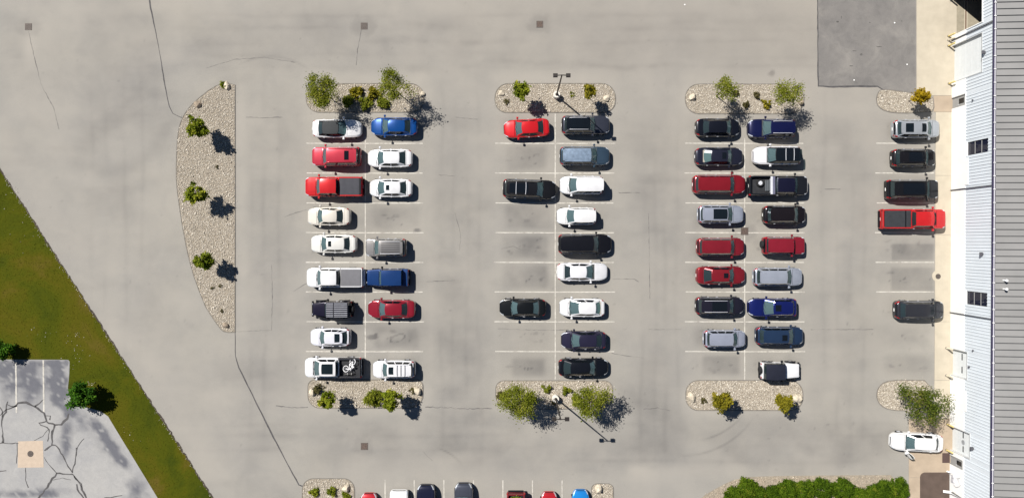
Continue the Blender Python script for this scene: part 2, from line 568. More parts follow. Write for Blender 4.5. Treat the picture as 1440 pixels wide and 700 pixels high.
# ---- sealed and open cracks
for k, (wd, pts) in enumerate((
        (.13, [(208, -15), (212, 12), (222, 60), (232, 120), (238, 150), (243, 160), (256, 166)]),
        (.14, [(330.5, 466), (331, 500), (336, 517), (345, 535), (364, 573), (385, 615), (404, 651), (420, 681), (428, 684)]),
        (.16, [(1149.5, -15), (1150, 40), (1150.5, 121.5), (1172, 122.5), (1212, 121.5), (1234, 121.8), (1241, 126)]))):
    ribbon("sealed_crack", pts, wd * .85, .0105, M['sealant'], ground, .16, seed=k, step=.5)
for k, (wd, pts) in enumerate((
        (.05, [(333, 466), (360, 465), (382, 464)]), (.05, [(382, 464), (383, 420), (382, 372)]), (.05, [(346, 165), (372, 166), (397, 165)]),
        (.07, [(388, 570), (410, 573), (433, 572)]), (.09, [(598, 572), (634, 572.5), (640, 574.5), (692, 574)]), (.06, [(905, 575), (925, 573), (942, 577)]),
        (.05, [(290, 96), (330, 84), (372, 81), (415, 88)]), (.05, [(508, 42), (503, 70), (501, 92)]), (.05, [(400, 305), (416, 299), (431, 295)]),
        (.05, [(412, 410), (425, 402), (432, 398)]), (.05, [(870, 271), (900, 271)]), (.05, [(861, 392), (892, 392), (898, 396)]),
        (.05, [(700, 462), (740, 463.5), (781, 464), (800, 463)]), (.04, [(860, 496), (880, 500), (905, 503)]), (.05, [(912, 463), (958, 463)]),
        (.05, [(600, 396), (640, 394)]), (.05, [(617, 246), (640, 248)]), (.04, [(595, 634), (601, 641), (608, 647)]), (.05, [(640, 165), (672, 168)]),
        (.04, [(705, 350), (722, 346), (735, 352), (752, 344)]), (.05, [(40, 44), (47, 75), (58, 120), (75, 150), (83, 182)]), (.05, [(1160, 266), (1182, 266)]), (.05, [(1140, 463), (1228, 463)]),
        (.04, [(640, 300), (648, 330), (646, 352)]), (.04, [(912, 300), (914, 420)]))):
    ribbon("asphalt_crack", pts, wd, .004, M['crack'], ground, .55, seed=40 + k, step=.25)

# ---- newer asphalt patch by the dock
m, n, l, b = newmat("grey_patch_asphalt")
p = poscoord(n)
f = noise(n, l, p, .35, 7, .65, .5)
f2 = noise(n, l, p, 12, 5, .7)
f3 = noise(n, l, p, .9, 8, .7, .8)
c = ramp(n, l, f, [(0.32, (0.138, 0.131, 0.124)), (0.52, (0.165, 0.156, 0.145)), (0.66, (0.195, 0.184, 0.168)), (0.8, (0.225, 0.21, 0.19))])
c = mix(n, l, c, ramp(n, l, f3, [(0.28, (.80, .80, .80)), (0.5, (1, 1, 1)), (0.72, (1.12, 1.11, 1.10))]), .9, 'MULTIPLY')
c = mix(n, l, c, ramp(n, l, f2, [(0.3, (.85, .85, .85)), (0.7, (1.12, 1.12, 1.12))]), .7, 'MULTIPLY')
l.new(c, b.inputs["Base Color"]); b.inputs["Roughness"].default_value = .9
M['patch'] = m
sheet("asphalt_patch", [(1150, -40), (1288, -40), (1288, 131), (1262, 128), (1240, 126), (1234, 122), (1150, 122)], .004, M['patch'], ground)
M['stain'] = plain("oil_stain", (0.10, 0.095, 0.09), .9, var=.3)
for k, (x, y, rx, ry) in enumerate(((1178, 31, 2.2, 1.3), (1183, 25, 1, 2.4), (1211, 77, 2.2, 2.2), (1223, 32, 1.2, 1), (1268, 30, 1.6, .9), (1236, 66, 5, .7), (1202, 72, 3, .8), (1197, 93, 3, .8))):
    sheet("oil_stain", [(x + rx * math.cos(t) * random.uniform(.6, 1.2), y + ry * math.sin(t) * random.uniform(.6, 1.2)) for t in [i * .628 for i in range(10)]], .008, M['stain'], ground)

# ---- concrete apron and sidewalk along the building: each slab its own piece
walk = G().box(*[0] * 6) if False else None
side = sheet("sidewalk", [(1289, -40), (1345, -40), (1345, 134.5), (1289, 134.5)], .030, M['concrete'], None, .05)
for poly, mt in (([(1313, 135), (1345, 135), (1345, 157.6), (1313, 157.6)], 'concrete2'),
                 ([(1316, 158), (1345, 158), (1345, 246.8), (1315.2, 246.8)], 'concrete'),
                 ([(1315.2, 247.2), (1345, 247.2), (1345, 330), (1315, 330)], 'concrete'),
                 ([(1315, 330.4), (1345, 330.4), (1345, 452), (1314.6, 452)], 'concrete'),
                 ([(1314.6, 452.4), (1345, 452.4), (1345, 534), (1314, 534)], 'concrete'),
                 ([(1314, 534.4), (1345, 534.4), (1345, 587.6), (1313, 587.6)], 'concrete'),
                 ([(1278, 588), (1345, 588), (1345, 670.6), (1278, 670.6)], 'concrete2'),
                 ([(1278, 671), (1345, 671), (1345, 760), (1278, 760)], 'concrete2')):
    sheet("concrete_slab", poly, .030, M[mt], side, .05)
sheet("concrete_slab", [(1318.5 + 8 * math.cos(t), 388 + 8 * math.sin(t)) for t in [i * .35 for i in range(18)]], .034, M['concrete'], side, .04)
M['brown'] = plain("brown_pad", (0.085, 0.062, 0.050), .9, var=.15, scale=1.2)
tag(sheet("brown_pavement", rounded(1293.5, 1336, 663.5, 790, (7, .5, .5, .5)), .036, M['brown'], None, .05), kind='structure')

# ---- lawn and the old lot beyond it
m, n, l, b = newmat("lawn_turf")
p = poscoord(n)
f = noise(n, l, p, .13, 8, .62, 1.0); f2 = noise(n, l, p, 5, 6, .7)
c = ramp(n, l, f, [(0.32, (0.034, 0.046, 0.004)), (0.46, (0.054, 0.061, 0.004)), (0.56, (0.068, 0.064, 0.005)), (0.68, (0.094, 0.070, 0.014))])
c = mix(n, l, c, ramp(n, l, f2, [(0.3, (.82, .84, .8)), (0.7, (1.15, 1.13, 1.1))]), .8, 'MULTIPLY')
l.new(c, b.inputs["Base Color"]); b.inputs["Roughness"].default_value = .95; b.inputs["Specular IOR Level"].default_value = .05
bump(n, l, f2, b, .6, .05)
M['turf'] = m
LAWN = [(-900, -1148), (0, 238), (300, 700), (690, 1300), (-900, 1300)]
lawn = sheet("lawn", LAWN, .0045, M['turf'])
OLD = [(-900, 505), (-30, 505), (96, 505.5), (98, 508), (97.5, 525), (95.5, 545), (97, 554), (102, 562), (113, 570), (128, 574), (142, 578), (152, 585), (161, 600), (222, 700), (250, 746), (590, 1300), (-900, 1300)]


def old_lot():
    from mathutils.geometry import delaunay_2d_cdt
    B = [Vector(gp(*p)) for p in OLD]
    st = .24
    gx, gy = np.meshgrid(np.arange(gp(-20, 0)[0], gp(235, 0)[0], st), np.arange(gp(0, 720)[1], gp(0, 504)[1], st), indexing='ij')
    Q = np.stack([gx.ravel(), gy.ravel()], -1)
    ins = np.zeros(len(Q), bool); BB = [tuple(v) for v in B]
    for i in range(len(BB)):
        (x1, y1), (x2, y2) = BB[i], BB[(i + 1) % len(BB)]
        ins ^= ((y1 > Q[:, 1]) != (y2 > Q[:, 1])) & (Q[:, 0] < (x2 - x1) * (Q[:, 1] - y1) / (y2 - y1 + 1e-12) + x1)
    Q = Q[ins]
    n_ = len(B)
    vs, _, fs_, *_r = delaunay_2d_cdt(B + [Vector(q) for q in Q], [], [list(range(n_))], 1, 1e-5)
    me = bpy.data.meshes.new("old_parking_lot")
    me.from_pydata([(v.x, v.y, .0085) for v in vs], [], [tuple(f) for f in fs_])
    bm = bmesh.new(); bm.from_mesh(me)
    for f in bm.faces:
        if f.normal.z < 0: f.normal_flip()
    bm.to_mesh(me); bm.free()
    V = np.array([tuple(v) for v in vs]); PX, PY = V[:, 0] * S + NX, -V[:, 1] * S + NY
    d = np.zeros(len(V)); n2 = fbm(PX, PY, 14, 61); n3 = fbm(PX, PY, 5, 77)
    for cx, cy, rx, ry, a, rot in ((8, 525, 13, 20, .8, 0), (12, 545, 14, 10, .5, 0), (42, 520, 14, 16, .75, 0), (42, 548, 12, 14, .45, .2), (80, 526, 13, 22, 1.0, 0), (86, 556, 14, 16, .9, -.3), (104, 580, 18, 10, .9, .5),
                                  (94, 604, 11, 22, .75, .2), (92, 632, 8, 20, .55, .3), (140, 604, 28, 8, .85, .85), (160, 632, 30, 8, .85, .95), (176, 652, 14, 6, .6, .9), (192, 686, 14, 20, .7, .5), (205, 700, 12, 10, .5, 0),
                                  (30, 694, 45, 7, .75, 0), (66, 690, 30, 8, .6, 0), (116, 594, 12, 12, .6, 0), (20, 512, 30, 6, .5, 0), (70, 512, 30, 5, .4, 0), (40, 534, 70, 36, .62, 0), (150, 618, 44, 16, .35, .9)):
        c, s_ = math.cos(rot), math.sin(rot)
        u = ((PX - cx) * c + (PY - cy) * s_) / rx; v = (-(PX - cx) * s_ + (PY - cy) * c) / ry
        d += a * np.clip((1.25 - np.sqrt(u * u + v * v) - (n2 - .5) * 1.2 - (n3 - .5) * .5) / 1.25, 0, 1)
    lt = np.clip((fbm(PX, PY, 7, 91) - .62) / .12, 0, 1) * np.clip(d * 1.5, 0, 1) + np.clip(1 - np.hypot((PX - 88) / 6, (PY - 512) / 4), 0, 1) + .6 * np.exp(-((PY - 532 - 3 * np.sin(PX / 12)) / 2.2) ** 2) * (PX < 92) * n2
    d = d * 1.45 * (1 - .8 * np.clip(lt, 0, 1))
    col = np.stack([np.clip(d, 0, 1), np.clip(lt, 0, 1), 0 * d, 1 + 0 * d], -1).astype(np.float32)
    at = me.color_attributes.new("wear", 'FLOAT_COLOR', 'POINT'); at.data.foreach_set('color', col.ravel())
    m, n, l, b = newmat("old_grey_asphalt")
    p = poscoord(n)
    at_ = n.new("ShaderNodeAttribute"); at_.attribute_name = "wear"
    sep = n.new("ShaderNodeSeparateColor"); l.new(at_.outputs["Color"], sep.inputs[0])
    f = noise(n, l, p, .25, 8, .62, .8); f2 = noise(n, l, p, 8, 6, .7); f3 = noise(n, l, p, 1.3, 8, .7, 1.0)
    c = ramp(n, l, f, [(0.34, (0.285, 0.283, 0.280)), (0.5, (0.308, 0.304, 0.294)), (0.7, (0.335, 0.328, 0.312))])
    c = mix(n, l, c, (.118, .120, .134), sep.outputs[0])
    c = mix(n, l, c, ramp(n, l, f3, [(0.3, (.86, .865, .88)), (0.6, (1, 1, 1)), (0.74, (1.12, 1.12, 1.12))]), .8, 'MULTIPLY')
    c = mix(n, l, c, ramp(n, l, f2, [(0.3, (.88, .88, .88)), (0.7, (1.08, 1.08, 1.08))]), .7, 'MULTIPLY')
    l.new(c, b.inputs["Base Color"]); b.inputs["Roughness"].default_value = .9; b.inputs["Specular IOR Level"].default_value = .2
    me.materials.append(m)
    return tag(link("old_parking_lot", me), kind='structure')


old = old_lot()
for x, y0, y1 in ((22.6, 506, 580), (61.2, 506, 580)):
    ribbon("parking_line", [(x - .3, y0), (x + .6, y1)], .15, .0145, M['line'], old, .08, seed=int(x))
Z5 = lambda pts: [(x / 5, y / 5 + 560) for x, y in pts]
for k, (wd, pts) in enumerate((
        (.16, [(55, 20), (40, 90), (15, 130), (14, 180), (20, 240), (20, 310)]), (.14, [(50, 40), (95, 60), (130, 30), (185, 28), (245, 55), (275, 32), (300, 10)]),
        (.12, [(0, 120), (40, 80), (80, 65), (120, 50)]), (.15, [(245, 55), (310, 105), (325, 160), (385, 188), (435, 180), (470, 140), (483, 105)]),
        (.12, [(325, 160), (275, 170), (290, 185), (330, 200), (347, 215), (335, 300)]), (.12, [(325, 120), (355, 122), (350, 150)]), (.18, [(385, 188), (370, 230), (365, 325), (312, 365)]),
        (.16, [(365, 325), (405, 335), (440, 400), (475, 470), (510, 520)]), (.16, [(510, 520), (530, 440), (540, 345)]), (.08, [(540, 350), (560, 320), (592, 280)]),
        (.17, [(510, 530), (400, 525), (330, 620), (270, 700), (240, 745)]), (.18, [(510, 530), (560, 600), (605, 700), (620, 730)]), (.13, [(540, 600), (545, 640), (590, 700)]), (.10, [(520, 545), (575, 600), (582, 640)]),
        (.10, [(375, 572), (440, 555), (500, 570)]), (.10, [(-80, 315), (0, 312), (130, 314)]), (.08, [(240, 295), (300, 265), (335, 220)]), (.09, [(180, 485), (180, 570), (200, 625)]),
        (.10, [(730, 698), (800, 690), (860, 680)]), (.07, [(310, 410), (340, 460), (400, 525)]), (.08, [(120, 315), (122, 400), (116, 455)]), (.07, [(0, 510), (45, 505)]), (.09, [(0, 60), (20, 90), (15, 130)]))):
    ribbon("asphalt_crack", Z5(pts), wd, .0175, M['sealant'], old, .4, seed=70 + k, step=.3)
sheet("concrete_square", [(25.5, 620), (60.5, 619), (61.5, 656.5), (25, 657)], .0155, plain("pinkish_concrete", (.43, .35, .27), .85, var=.06), old)


def disc(name, px, py, r, z, mat, label, cat, group=None, sq=False):
    x, y = gp(px, py)
    root = empty(name, (x, y, 0))
    tag(root, label, cat, group)
    g = G()
    if sq:
        g.box(-r, r, -r, -r + .07, 0, z); g.box(-r, r, r - .07, r, 0, z); g.box(-r, -r + .07, -r + .07, r - .07, 0, z); g.box(r - .07, r, -r + .07, r - .07, 0, z)
        g.build("frame", M['iron'], root)
        h = G().box(-r + .07, r - .07, -r + .07, r - .07, 0.001, z * .45); h.build("pit", M['gap'], root)
        bm_ = G().box(-r + .07, r - .07, -.035, .035, z * .5, z * .9).mesh("bar", mat, None)
        k = 7
        for i in range(k):
            yy = -r + .07 + (i + .5) * (2 * r - .14) / k
            link("bar", bm_, root, (0, yy, 0))
    else:
        G().lathe([(r, 0), (r, z), (r * .86, z + .004), (r * .84, z - .002), (0, z)], 20).build("cover", mat, root)
        g = G()
        for i in range(-3, 4):
            hw = math.sqrt(max(.01, (r * .8) ** 2 - (i * r * .22) ** 2))
            g.box(-hw, hw, i * r * .22 - .015, i * r * .22 + .015, z, z + .012)
        o = g.build("tread_ribs", M['iron'], root); o['kind'] = 'stuff'
    return root


disc("manhole_cover", 43, 637.5, .32, .022, M['iron'], "round iron manhole cover in the pinkish concrete square", "manhole cover")
disc("manhole_cover", 1319, 388.5, .27, .045, M['iron'], "round manhole cover on the pale sidewalk below the stalls", "manhole cover")
disc("drain_grate", 759, 34.5, .34, .03, M["grate"], "rusty square drain grate above the upper lamp post island", "drain grate", "drain grates", True)
disc("drain_grate", 512, 37, .34, .03, M['iron'], "worn square drain grate above the two-tree island", "drain grate", "drain grates", True)
disc("drain_grate", 512.5, 627, .36, .03, M['grate'], "brown square drain grate in the lower driving lane", "drain grate", "drain grates", True)
disc("drain_grate", 1047, 325, .38, .03, M['grate'], "brown square drain grate between a silver and a red car", "drain grate", "drain grates", True)
disc("drain_grate", 40, 38, .34, .03, M['iron'], "broken square drain grate in the open driveway", "drain grate", "drain grates", True)

# ------------------------------------------------------------------ planted islands
def tonemat(name, stops, rough=.9, trans=0.0, attr="tone", spec=.2):
    """material whose colour is picked per piece by a stored tone"""
    m, n, l, b = newmat(name)
    a = n.new("ShaderNodeAttribute"); a.attribute_name = attr
    c = ramp(n, l, a.outputs["Fac"], stops)
    f = noise(n, l, poscoord(n), 20, 3)
    c = mix(n, l, c, ramp(n, l, f, [(0.3, (.85, .85, .85)), (.7, (1.12, 1.12, 1.12))]), .8, 'MULTIPLY')
    l.new(c, b.inputs["Base Color"]); b.inputs["Roughness"].default_value = rough
    b.inputs["Specular IOR Level"].default_value = spec
    if trans:
        t = n.new("ShaderNodeBsdfTranslucent"); l.new(c, t.inputs[0])
        x = n.new("ShaderNodeMixShader"); x.inputs[0].default_value = trans
        l.new(b.outputs[0], x.inputs[1]); l.new(t.outputs[0], x.inputs[2]); l.new(x.outputs[0], n["Material Output"].inputs[0])
    return m


ICO_V = None


def octa():
    return (np.array([(1, 0, 0), (-1, 0, 0), (0, 1, 0), (0, -1, 0), (0, 0, 1), (0, 0, -1)], float), np.array([(0, 2, 4), (2, 1, 4), (1, 3, 4), (3, 0, 4), (2, 0, 5), (1, 2, 5), (3, 1, 5), (0, 3, 5)]))


def ico():
    global ICO_V
    if ICO_V is None:
        bm = bmesh.new(); bmesh.ops.create_icosphere(bm, subdivisions=1, radius=1)
        bm.verts.ensure_lookup_table()
        ICO_V = (np.array([v.co for v in bm.verts]), np.array([[v.index for v in f.verts] for f in bm.faces]))
        bm.free()
    return ICO_V


def np_mesh(name, V, F, tone=None, mat=None, smooth=False):
    """V (n,3), F (k,3|4) -> mesh; tone per vertex"""
    me = bpy.data.meshes.new(name)
    me.vertices.add(len(V)); me.vertices.foreach_set('co', np.ascontiguousarray(V, np.float32).ravel())
    w_ = F.shape[1]
    me.loops.add(F.size); me.loops.foreach_set('vertex_index', np.ascontiguousarray(F, np.int32).ravel())
    me.polygons.add(len(F)); me.polygons.foreach_set('loop_start', np.arange(0, F.size, w_, dtype=np.int32))
    if smooth: me.polygons.foreach_set('use_smooth', np.ones(len(F), bool))
    me.update()
    if tone is not None:
        at = me.attributes.new("tone", 'FLOAT', 'POINT'); at.data.foreach_set('value', np.ascontiguousarray(tone, np.float32))
    if mat: me.materials.append(mat)
    return me


def inside(pts, poly):
    x, y = pts[:, 0], pts[:, 1]
    r = np.zeros(len(pts), bool)
    n = len(poly)
    for i in range(n):
        (x1, y1), (x2, y2) = poly[i], poly[(i + 1) % n]
        c = ((y1 > y) != (y2 > y)) & (x < (x2 - x1) * (y - y1) / (y2 - y1 + 1e-12) + x1)
        r ^= c
    return r


def inset(poly, d):
    P = [Vector(p) for p in poly]; n = len(P); out = []
    ar = sum(P[i].x * P[(i + 1) % n].y - P[(i + 1) % n].x * P[i].y for i in range(n))
    sg = 1 if ar > 0 else -1
    for i in range(n):
        a = (P[i] - P[i - 1]); b_ = (P[(i + 1) % n] - P[i])
        if a.length < 1e-6: a = b_
        if b_.length < 1e-6: b_ = a
        a.normalize(); b_.normalize()
        na = Vector((-a.y, a.x)) * sg; nb = Vector((-b_.y, b_.x)) * sg
        nn = (na + nb)
        if nn.length < 1e-3: nn = na
        nn.normalize()
        out.append(tuple(P[i] + nn * d / max(.5, nn.dot(na))))
    return out


def stones(name, poly, per_m2, size, mat, z, parent, seed, keep=None):
    r = np.random.default_rng(seed)
    A = np.array(poly); lo, hi = A.min(0), A.max(0)
    n = int((hi - lo).prod() * per_m2)
    P = r.random((n, 2)) * (hi - lo) + lo
    P = P[inside(P, poly)]
    n = len(P)
    bv, bf = octa()
    sc = size * np.exp(r.normal(0, .30, n))
    jit = 1 + r.normal(0, .20, (n, len(bv), 1))
    st = 1 + r.uniform(-.3, .3, (n, 1, 3)); st[:, :, 2] *= .72
    ang = r.uniform(0, 6.283, n); c, s_ = np.cos(ang), np.sin(ang)
    V = bv[None] * jit * st * sc[:, None, None]
    x = V[..., 0] * c[:, None] - V[..., 1] * s_[:, None]; y = V[..., 0] * s_[:, None] + V[..., 1] * c[:, None]
    V = np.stack([x + P[:, 0, None], y + P[:, 1, None], V[..., 2] + z + (sc * .35)[:, None]], -1)
    F = bf[None] + (np.arange(n) * len(bv))[:, None, None]
    tone = np.repeat(np.clip(r.beta(2.0, 1.7, n), 0, 1), len(bv))
    o = link(name, np_mesh(name, V.reshape(-1, 3), F.reshape(-1, 3), tone, mat), parent)
    o['kind'] = 'stuff'
    return o


M['gravel'] = tonemat("river_gravel", [(0.0, (.19, .165, .135)), (.22, (.37, .33, .27)), (.5, (.50, .45, .375)), (.85, (.63, .58, .49)), (1, (.76, .71, .62))])
M['gravel_bed'] = plain("gravel_bed_soil", (.26, .225, .175), .95, var=.3, scale=4)
M['kerb'] = plain("weathered_kerb", (.16, .148, .13), .9, var=.25, scale=2)
M['tan'] = tonemat("tan_chippings", [(0.0, (.20, .15, .11)), (.4, (.40, .33, .25)), (.8, (.47, .40, .31)), (1, (.58, .52, .43))])


def island(outline, seed, mat='gravel', per=220, size=.037, kerb=True):
    P = [gp(*p) for p in outline]
    root = sheet("gravel_island", outline, .02, M['gravel_bed'])
    if kerb:
        Q = inset(P, .07)
        n = len(P)
        g = G()
        for i in range(n):
            j = (i + 1) % n
            z = .04
            g.face([(*P[i], z), (*P[j], z), (*Q[j], z), (*Q[i], z)])
            g.face([(*P[i], 0), (*P[j], 0), (*P[j], z), (*P[i], z)])
            g.face([(*Q[j], 0), (*Q[i], 0), (*Q[i], z), (*Q[j], z)])
        me = g.mesh("kerb", M['kerb'], None)
        bm = bmesh.new(); bm.from_mesh(me); bmesh.ops.remove_doubles(bm, verts=bm.verts, dist=1e-4); bmesh.ops.recalc_face_normals(bm, faces=bm.faces); bm.to_mesh(me); bm.free()
        link("kerb", me, root)
    inn = inset(P, .11)
    stones("gravel", inn, per, size, M[mat], .02, root, seed)
    # a few stones kicked out onto the asphalt
    stones("gravel", inset(P, -.25), 1.2, .035, M[mat], .0, root, seed + 50)
    return root


BIG = [(331.3, 119.5), (326, 118), (311, 117.8), (303, 121), (293, 127), (283, 135), (273, 143.6), (265, 152), (258, 162.5), (254, 171), (251, 181), (248.8, 198), (247.8, 217), (247.4, 235),
       (247.5, 252), (249, 270), (251.5, 287), (256, 318), (261.5, 347), (266, 367), (272, 388), (280, 410), (289, 432), (300, 449), (309, 461.5), (314, 466), (320, 467.4), (331.3, 467.2)]
island(BIG, 1)
island(rounded(430, 597, 117.3, 158.6, (20, 20, 19, 19)), 2)
island(rounded(695.5, 866, 117.2, 159, (20, 20, 17, 17)), 3)
island(rounded(963, 1131, 118, 160.8, 20), 4)
island(rounded(432.5, 595.5, 533, 574, (10, 10, 20, 18)), 5)
island(rounded(696.5, 862, 534.3, 575, (12, 12, 20, 20)), 6)
island(rounded(963.8, 1129.5, 534, 577, (18, 19, 18, 18)), 7)
island(smooth_poly([(1239.5, 124.5), (1284, 130.8), (1312.5, 133.2), (1314.5, 157.6), (1300, 158.4), (1268, 160.2), (1246, 157.8), (1234, 150.5), (1231.5, 141), (1233.5, 131)], 1), 8)
island(smooth_poly([(1244, 535.5), (1262, 533.4), (1312.6, 533.8), (1312.6, 587.2), (1279, 587.2), (1276, 577.4), (1258, 577.2), (1243, 574), (1234, 565), (1231.8, 555), (1234.5, 544)], 1), 9)
island(rounded(424.6, 499, 671.8, 760, (16, 16, 5, 5)), 10)
island(rounded(831.3, 863, 679, 760, (8, 8, 5, 5)), 11)
island(smooth_poly([(955, 730), (985, 699), (1012, 683), (1038, 671), (1080, 668.6), (1180, 667.6), (1276.5, 667), (1276.8, 760), (955, 760)], 1), 12, 'tan', 120, .036, False)

# ------------------------------------------------------------------ grass tufts (nobody could count them)
def grass_tufts():
    r = np.random.default_rng(5)
    n = 90000
    P = np.stack([r.uniform(-62, -26, n), r.uniform(-34, 12, n)], -1)
    L_ = [gp(*p) for p in LAWN]; O_ = [gp(*p) for p in OLD]
    P = P[inside(P, inset(L_, -.06)) & ~inside(P, inset(O_, -.04))]
    n = len(P)
    patch = fbm(P[:, 0], P[:, 1], 3.0, 31)
    keepp = r.random(n) < .35 + .9 * patch
    P, patch = P[keepp], patch[keepp]; n = len(P)
    a = r.uniform(0, 6.283, n); h = r.uniform(.02, .055, n); w_ = r.uniform(.02, .045, n)
    lean = r.uniform(.2, 1.2, n) * h; la = r.uniform(0, 6.283, n)
    z0 = np.full(n, .0045)
    A = np.stack([P[:, 0] - np.cos(a) * w_, P[:, 1] - np.sin(a) * w_, z0], -1)
    B = np.stack([P[:, 0] + np.cos(a) * w_, P[:, 1] + np.sin(a) * w_, z0], -1)
    C = np.stack([P[:, 0] + np.cos(la) * lean, P[:, 1] + np.sin(la) * lean, z0 + h], -1)
    V = np.stack([A, B, C], 1).reshape(-1, 3)
    F = np.arange(3 * n).reshape(-1, 3)
    tone = np.repeat(np.clip(.25 + .6 * patch + r.normal(0, .14, n), 0, 1), 3)
    mt = tonemat("grass_blades", [(0, (.028, .042, .003)), (.35, (.048, .059, .004)), (.65, (.070, .070, .007)), (1, (.13, .10, .03))], .95, .25, spec=.05)
    o = link("grass", np_mesh("grass", V, F, tone, mt))
    o['kind'] = 'stuff'; o['label'] = "short dry green grass covering the lawn"
    # crumbs of gravel along the asphalt edge of the lawn
    q = []
    for t in r.random(240):
        px = t * 300; py = 238 + t * 462
        q.append(gp(px + r.normal(-1.2, 1.4), py + r.normal(.5, 1.2)))
    for cx, cy, k_, sx_, sy_ in ((101, 492, 16, 8, 12), (112, 505, 7, 6, 6), (126, 541, 18, 3, 3), (108, 470, 8, 3, 3), (60, 470, 10, 20, 6), (185, 610, 8, 8, 12), (40, 330, 14, 14, 20), (25, 275, 16, 8, 12)):
        for _ in range(k_): q.append(gp(cx + r.normal(0, sx_), cy + r.normal(0, sy_)))
    Pq = np.array(q)
    bv, bf = ico(); n = len(Pq)
    sc = r.uniform(.015, .045, n)
    V = bv[None] * sc[:, None, None] * (1 + r.normal(0, .2, (n, len(bv), 1)))
    V = V + np.stack([Pq[:, 0], Pq[:, 1], np.full(n, .02)], -1)[:, None]
    F = bf[None] + (np.arange(n) * len(bv))[:, None, None]
    o = link("edge_gravel", np_mesh("edge_gravel", V.reshape(-1, 3), F.reshape(-1, 3), np.repeat(r.beta(2, 1.5, n), len(bv)), M['gravel']))
    o['kind'] = 'stuff'; o['label'] = "loose stones along the edge of the lawn"


grass_tufts()
ribbon("lawn_edge", [(-60, 146), (0, 238.3), (300, 700.3), (360, 792)], .12, .0135, plain("dark_soil", (.055, .045, .035), .95, var=.4, scale=3), lawn, .5, seed=4, step=.25)

# ------------------------------------------------------------------ boulders
M['boulder'] = plain("buff_boulder", (.50, .44, .34), .9, var=.25, scale=4)
M['boulder_d'] = plain("brown_boulder", (.27, .22, .165), .9, var=.3, scale=4)


def boulder(px, py, rx, ry, h, label, mat='boulder', rot=0., seed=0):
    r = np.random.default_rng(seed + int(px))
    bm = bmesh.new(); bmesh.ops.create_icosphere(bm, subdivisions=2, radius=1)
    for v in bm.verts:
        d = v.co.copy()
        k = 1 + .16 * math.sin(3.1 * d.x + seed) * math.cos(2.3 * d.y + 1.7 * seed) + .12 * math.sin(4.7 * d.z + 2 * d.x + seed) + r.normal(0, .035)
        v.co = Vector((d.x * k * rx * 1.25 / S, d.y * k * ry * 1.25 / S, max(-.15, d.z * k) * h * 1.2))
    me = bpy.data.meshes.new("boulder"); bm.to_mesh(me); bm.free()
    me.materials.append(M[mat])
    x, y = gp(px, py)
    o = link("boulder", me, None, (x, y, .03), (0, 0, rot))
    tag(o, label, "boulder", "boulders on the gravel islands")


boulder(279, 147, 4.3, 4.0, .32, "brown boulder on the curved edge of the long island", 'boulder_d', 0, 1)
boulder(320, 121.5, 3.2, 5.2, .32, "tan boulder at the upper tip of the long island", 'boulder', .2, 2)
boulder(318, 457, 3.4, 3.6, .30, "small dark boulder at the lower tip of the long island", 'boulder_d', .3, 3)
boulder(594.5, 132.5, 2.4, 3.0, .25, "small boulder at the rounded end of the two-tree island by the blue car", 'boulder', .2, 4)
boulder(705, 131.5, 3.8, 3.2, .20, "low pale boulder at the end of the upper lamp post island above the red car", 'boulder', .1, 5)
boulder(853, 138.5, 4.4, 3.6, .30, "tan boulder beside the small bush on the upper lamp post island", 'boulder', 0, 6)
boulder(973.2, 137.5, 4.0, 4.6, .40, "tan boulder at the bare end of the island above the black car", 'boulder', -.5, 7)
boulder(1126, 145, 3.6, 3.0, .35, "boulder under the loose tree above the navy car, shadow painted into its colour", 'boulder_d', .3, 8)  # dark stone colour stands in for a boulder's shadow
boulder(439.6, 551.6, 3.6, 4.4, .34, "tan boulder next to a dry shrub below the white pickup", 'boulder', .5, 9)
boulder(587.2, 549.2, 4.4, 5.0, .42, "round cream boulder at the island end below the white car with roof rack", 'boulder', .2, 10)
boulder(971.8, 557.4, 3.2, 6.0, .38, "tall cream boulder at the bare end of the island with two yellow young trees", 'boulder', .35, 11)
boulder(1119.5, 559.8, 6.2, 5.2, .40, "wide cream boulder beside the smaller yellow young tree", 'boulder', .5, 12)
boulder(857.5, 555.5, 2.8, 3.2, .36, "small dark boulder beside the tree on the lower lamp post island", 'boulder_d', .5, 13)
boulder(487.2, 686, 4.4, 4.8, .42, "cream boulder on the bottom island beside a low tuft", 'boulder', -.5, 14)
boulder(841.8, 686.5, 4.6, 5.2, .45, "cream boulder on the small bottom island beside the light blue car", 'boulder', .3, 15)

# ------------------------------------------------------------------ plants
def leafmat(name, dark, mid_, light_, tip):
    return tonemat(name, [(0, dark), (.4, mid_), (.75, light_), (1, tip)], .7, .28, spec=.08)


LEAF = {
    'olive': leafmat("olive_leaves", (.070, .092, .007), (.138, .162, .013), (.21, .228, .022), (.30, .29, .05)),
    'green': leafmat("bright_green_leaves", (.060, .092, .006), (.142, .180, .011), (.23, .255, .02), (.34, .33, .035)),
    'mixed': leafmat("mixed_green_leaves", (.028, .050, .006), (.065, .095, .010), (.115, .140, .018), (.19, .165, .04)),
    'yellow': leafmat("yellow_green_leaves", (.075, .068, .006), (.165, .150, .012), (.25, .215, .016), (.33, .26, .025)),
    'gold': leafmat("golden_leaves", (.13, .085, .004), (.28, .19, .008), (.40, .28, .012), (.48, .34, .03)),
    'dark': leafmat("deep_green_leaves", (.014, .042, .004), (.036, .105, .008), (.075, .19, .012), (.15, .27, .02)),
    'hedge': leafmat("hedge_leaves", (.024, .052, .003), (.060, .110, .005), (.105, .165, .009), (.16, .185, .018)),
    'dry': leafmat("dry_olive_leaves", (.035, .034, .012), (.075, .068, .024), (.12, .105, .04), (.19, .16, .07)),
}
M['bark'] = plain("brown_bark", (.075, .055, .042), .95, var=.3, scale=8)


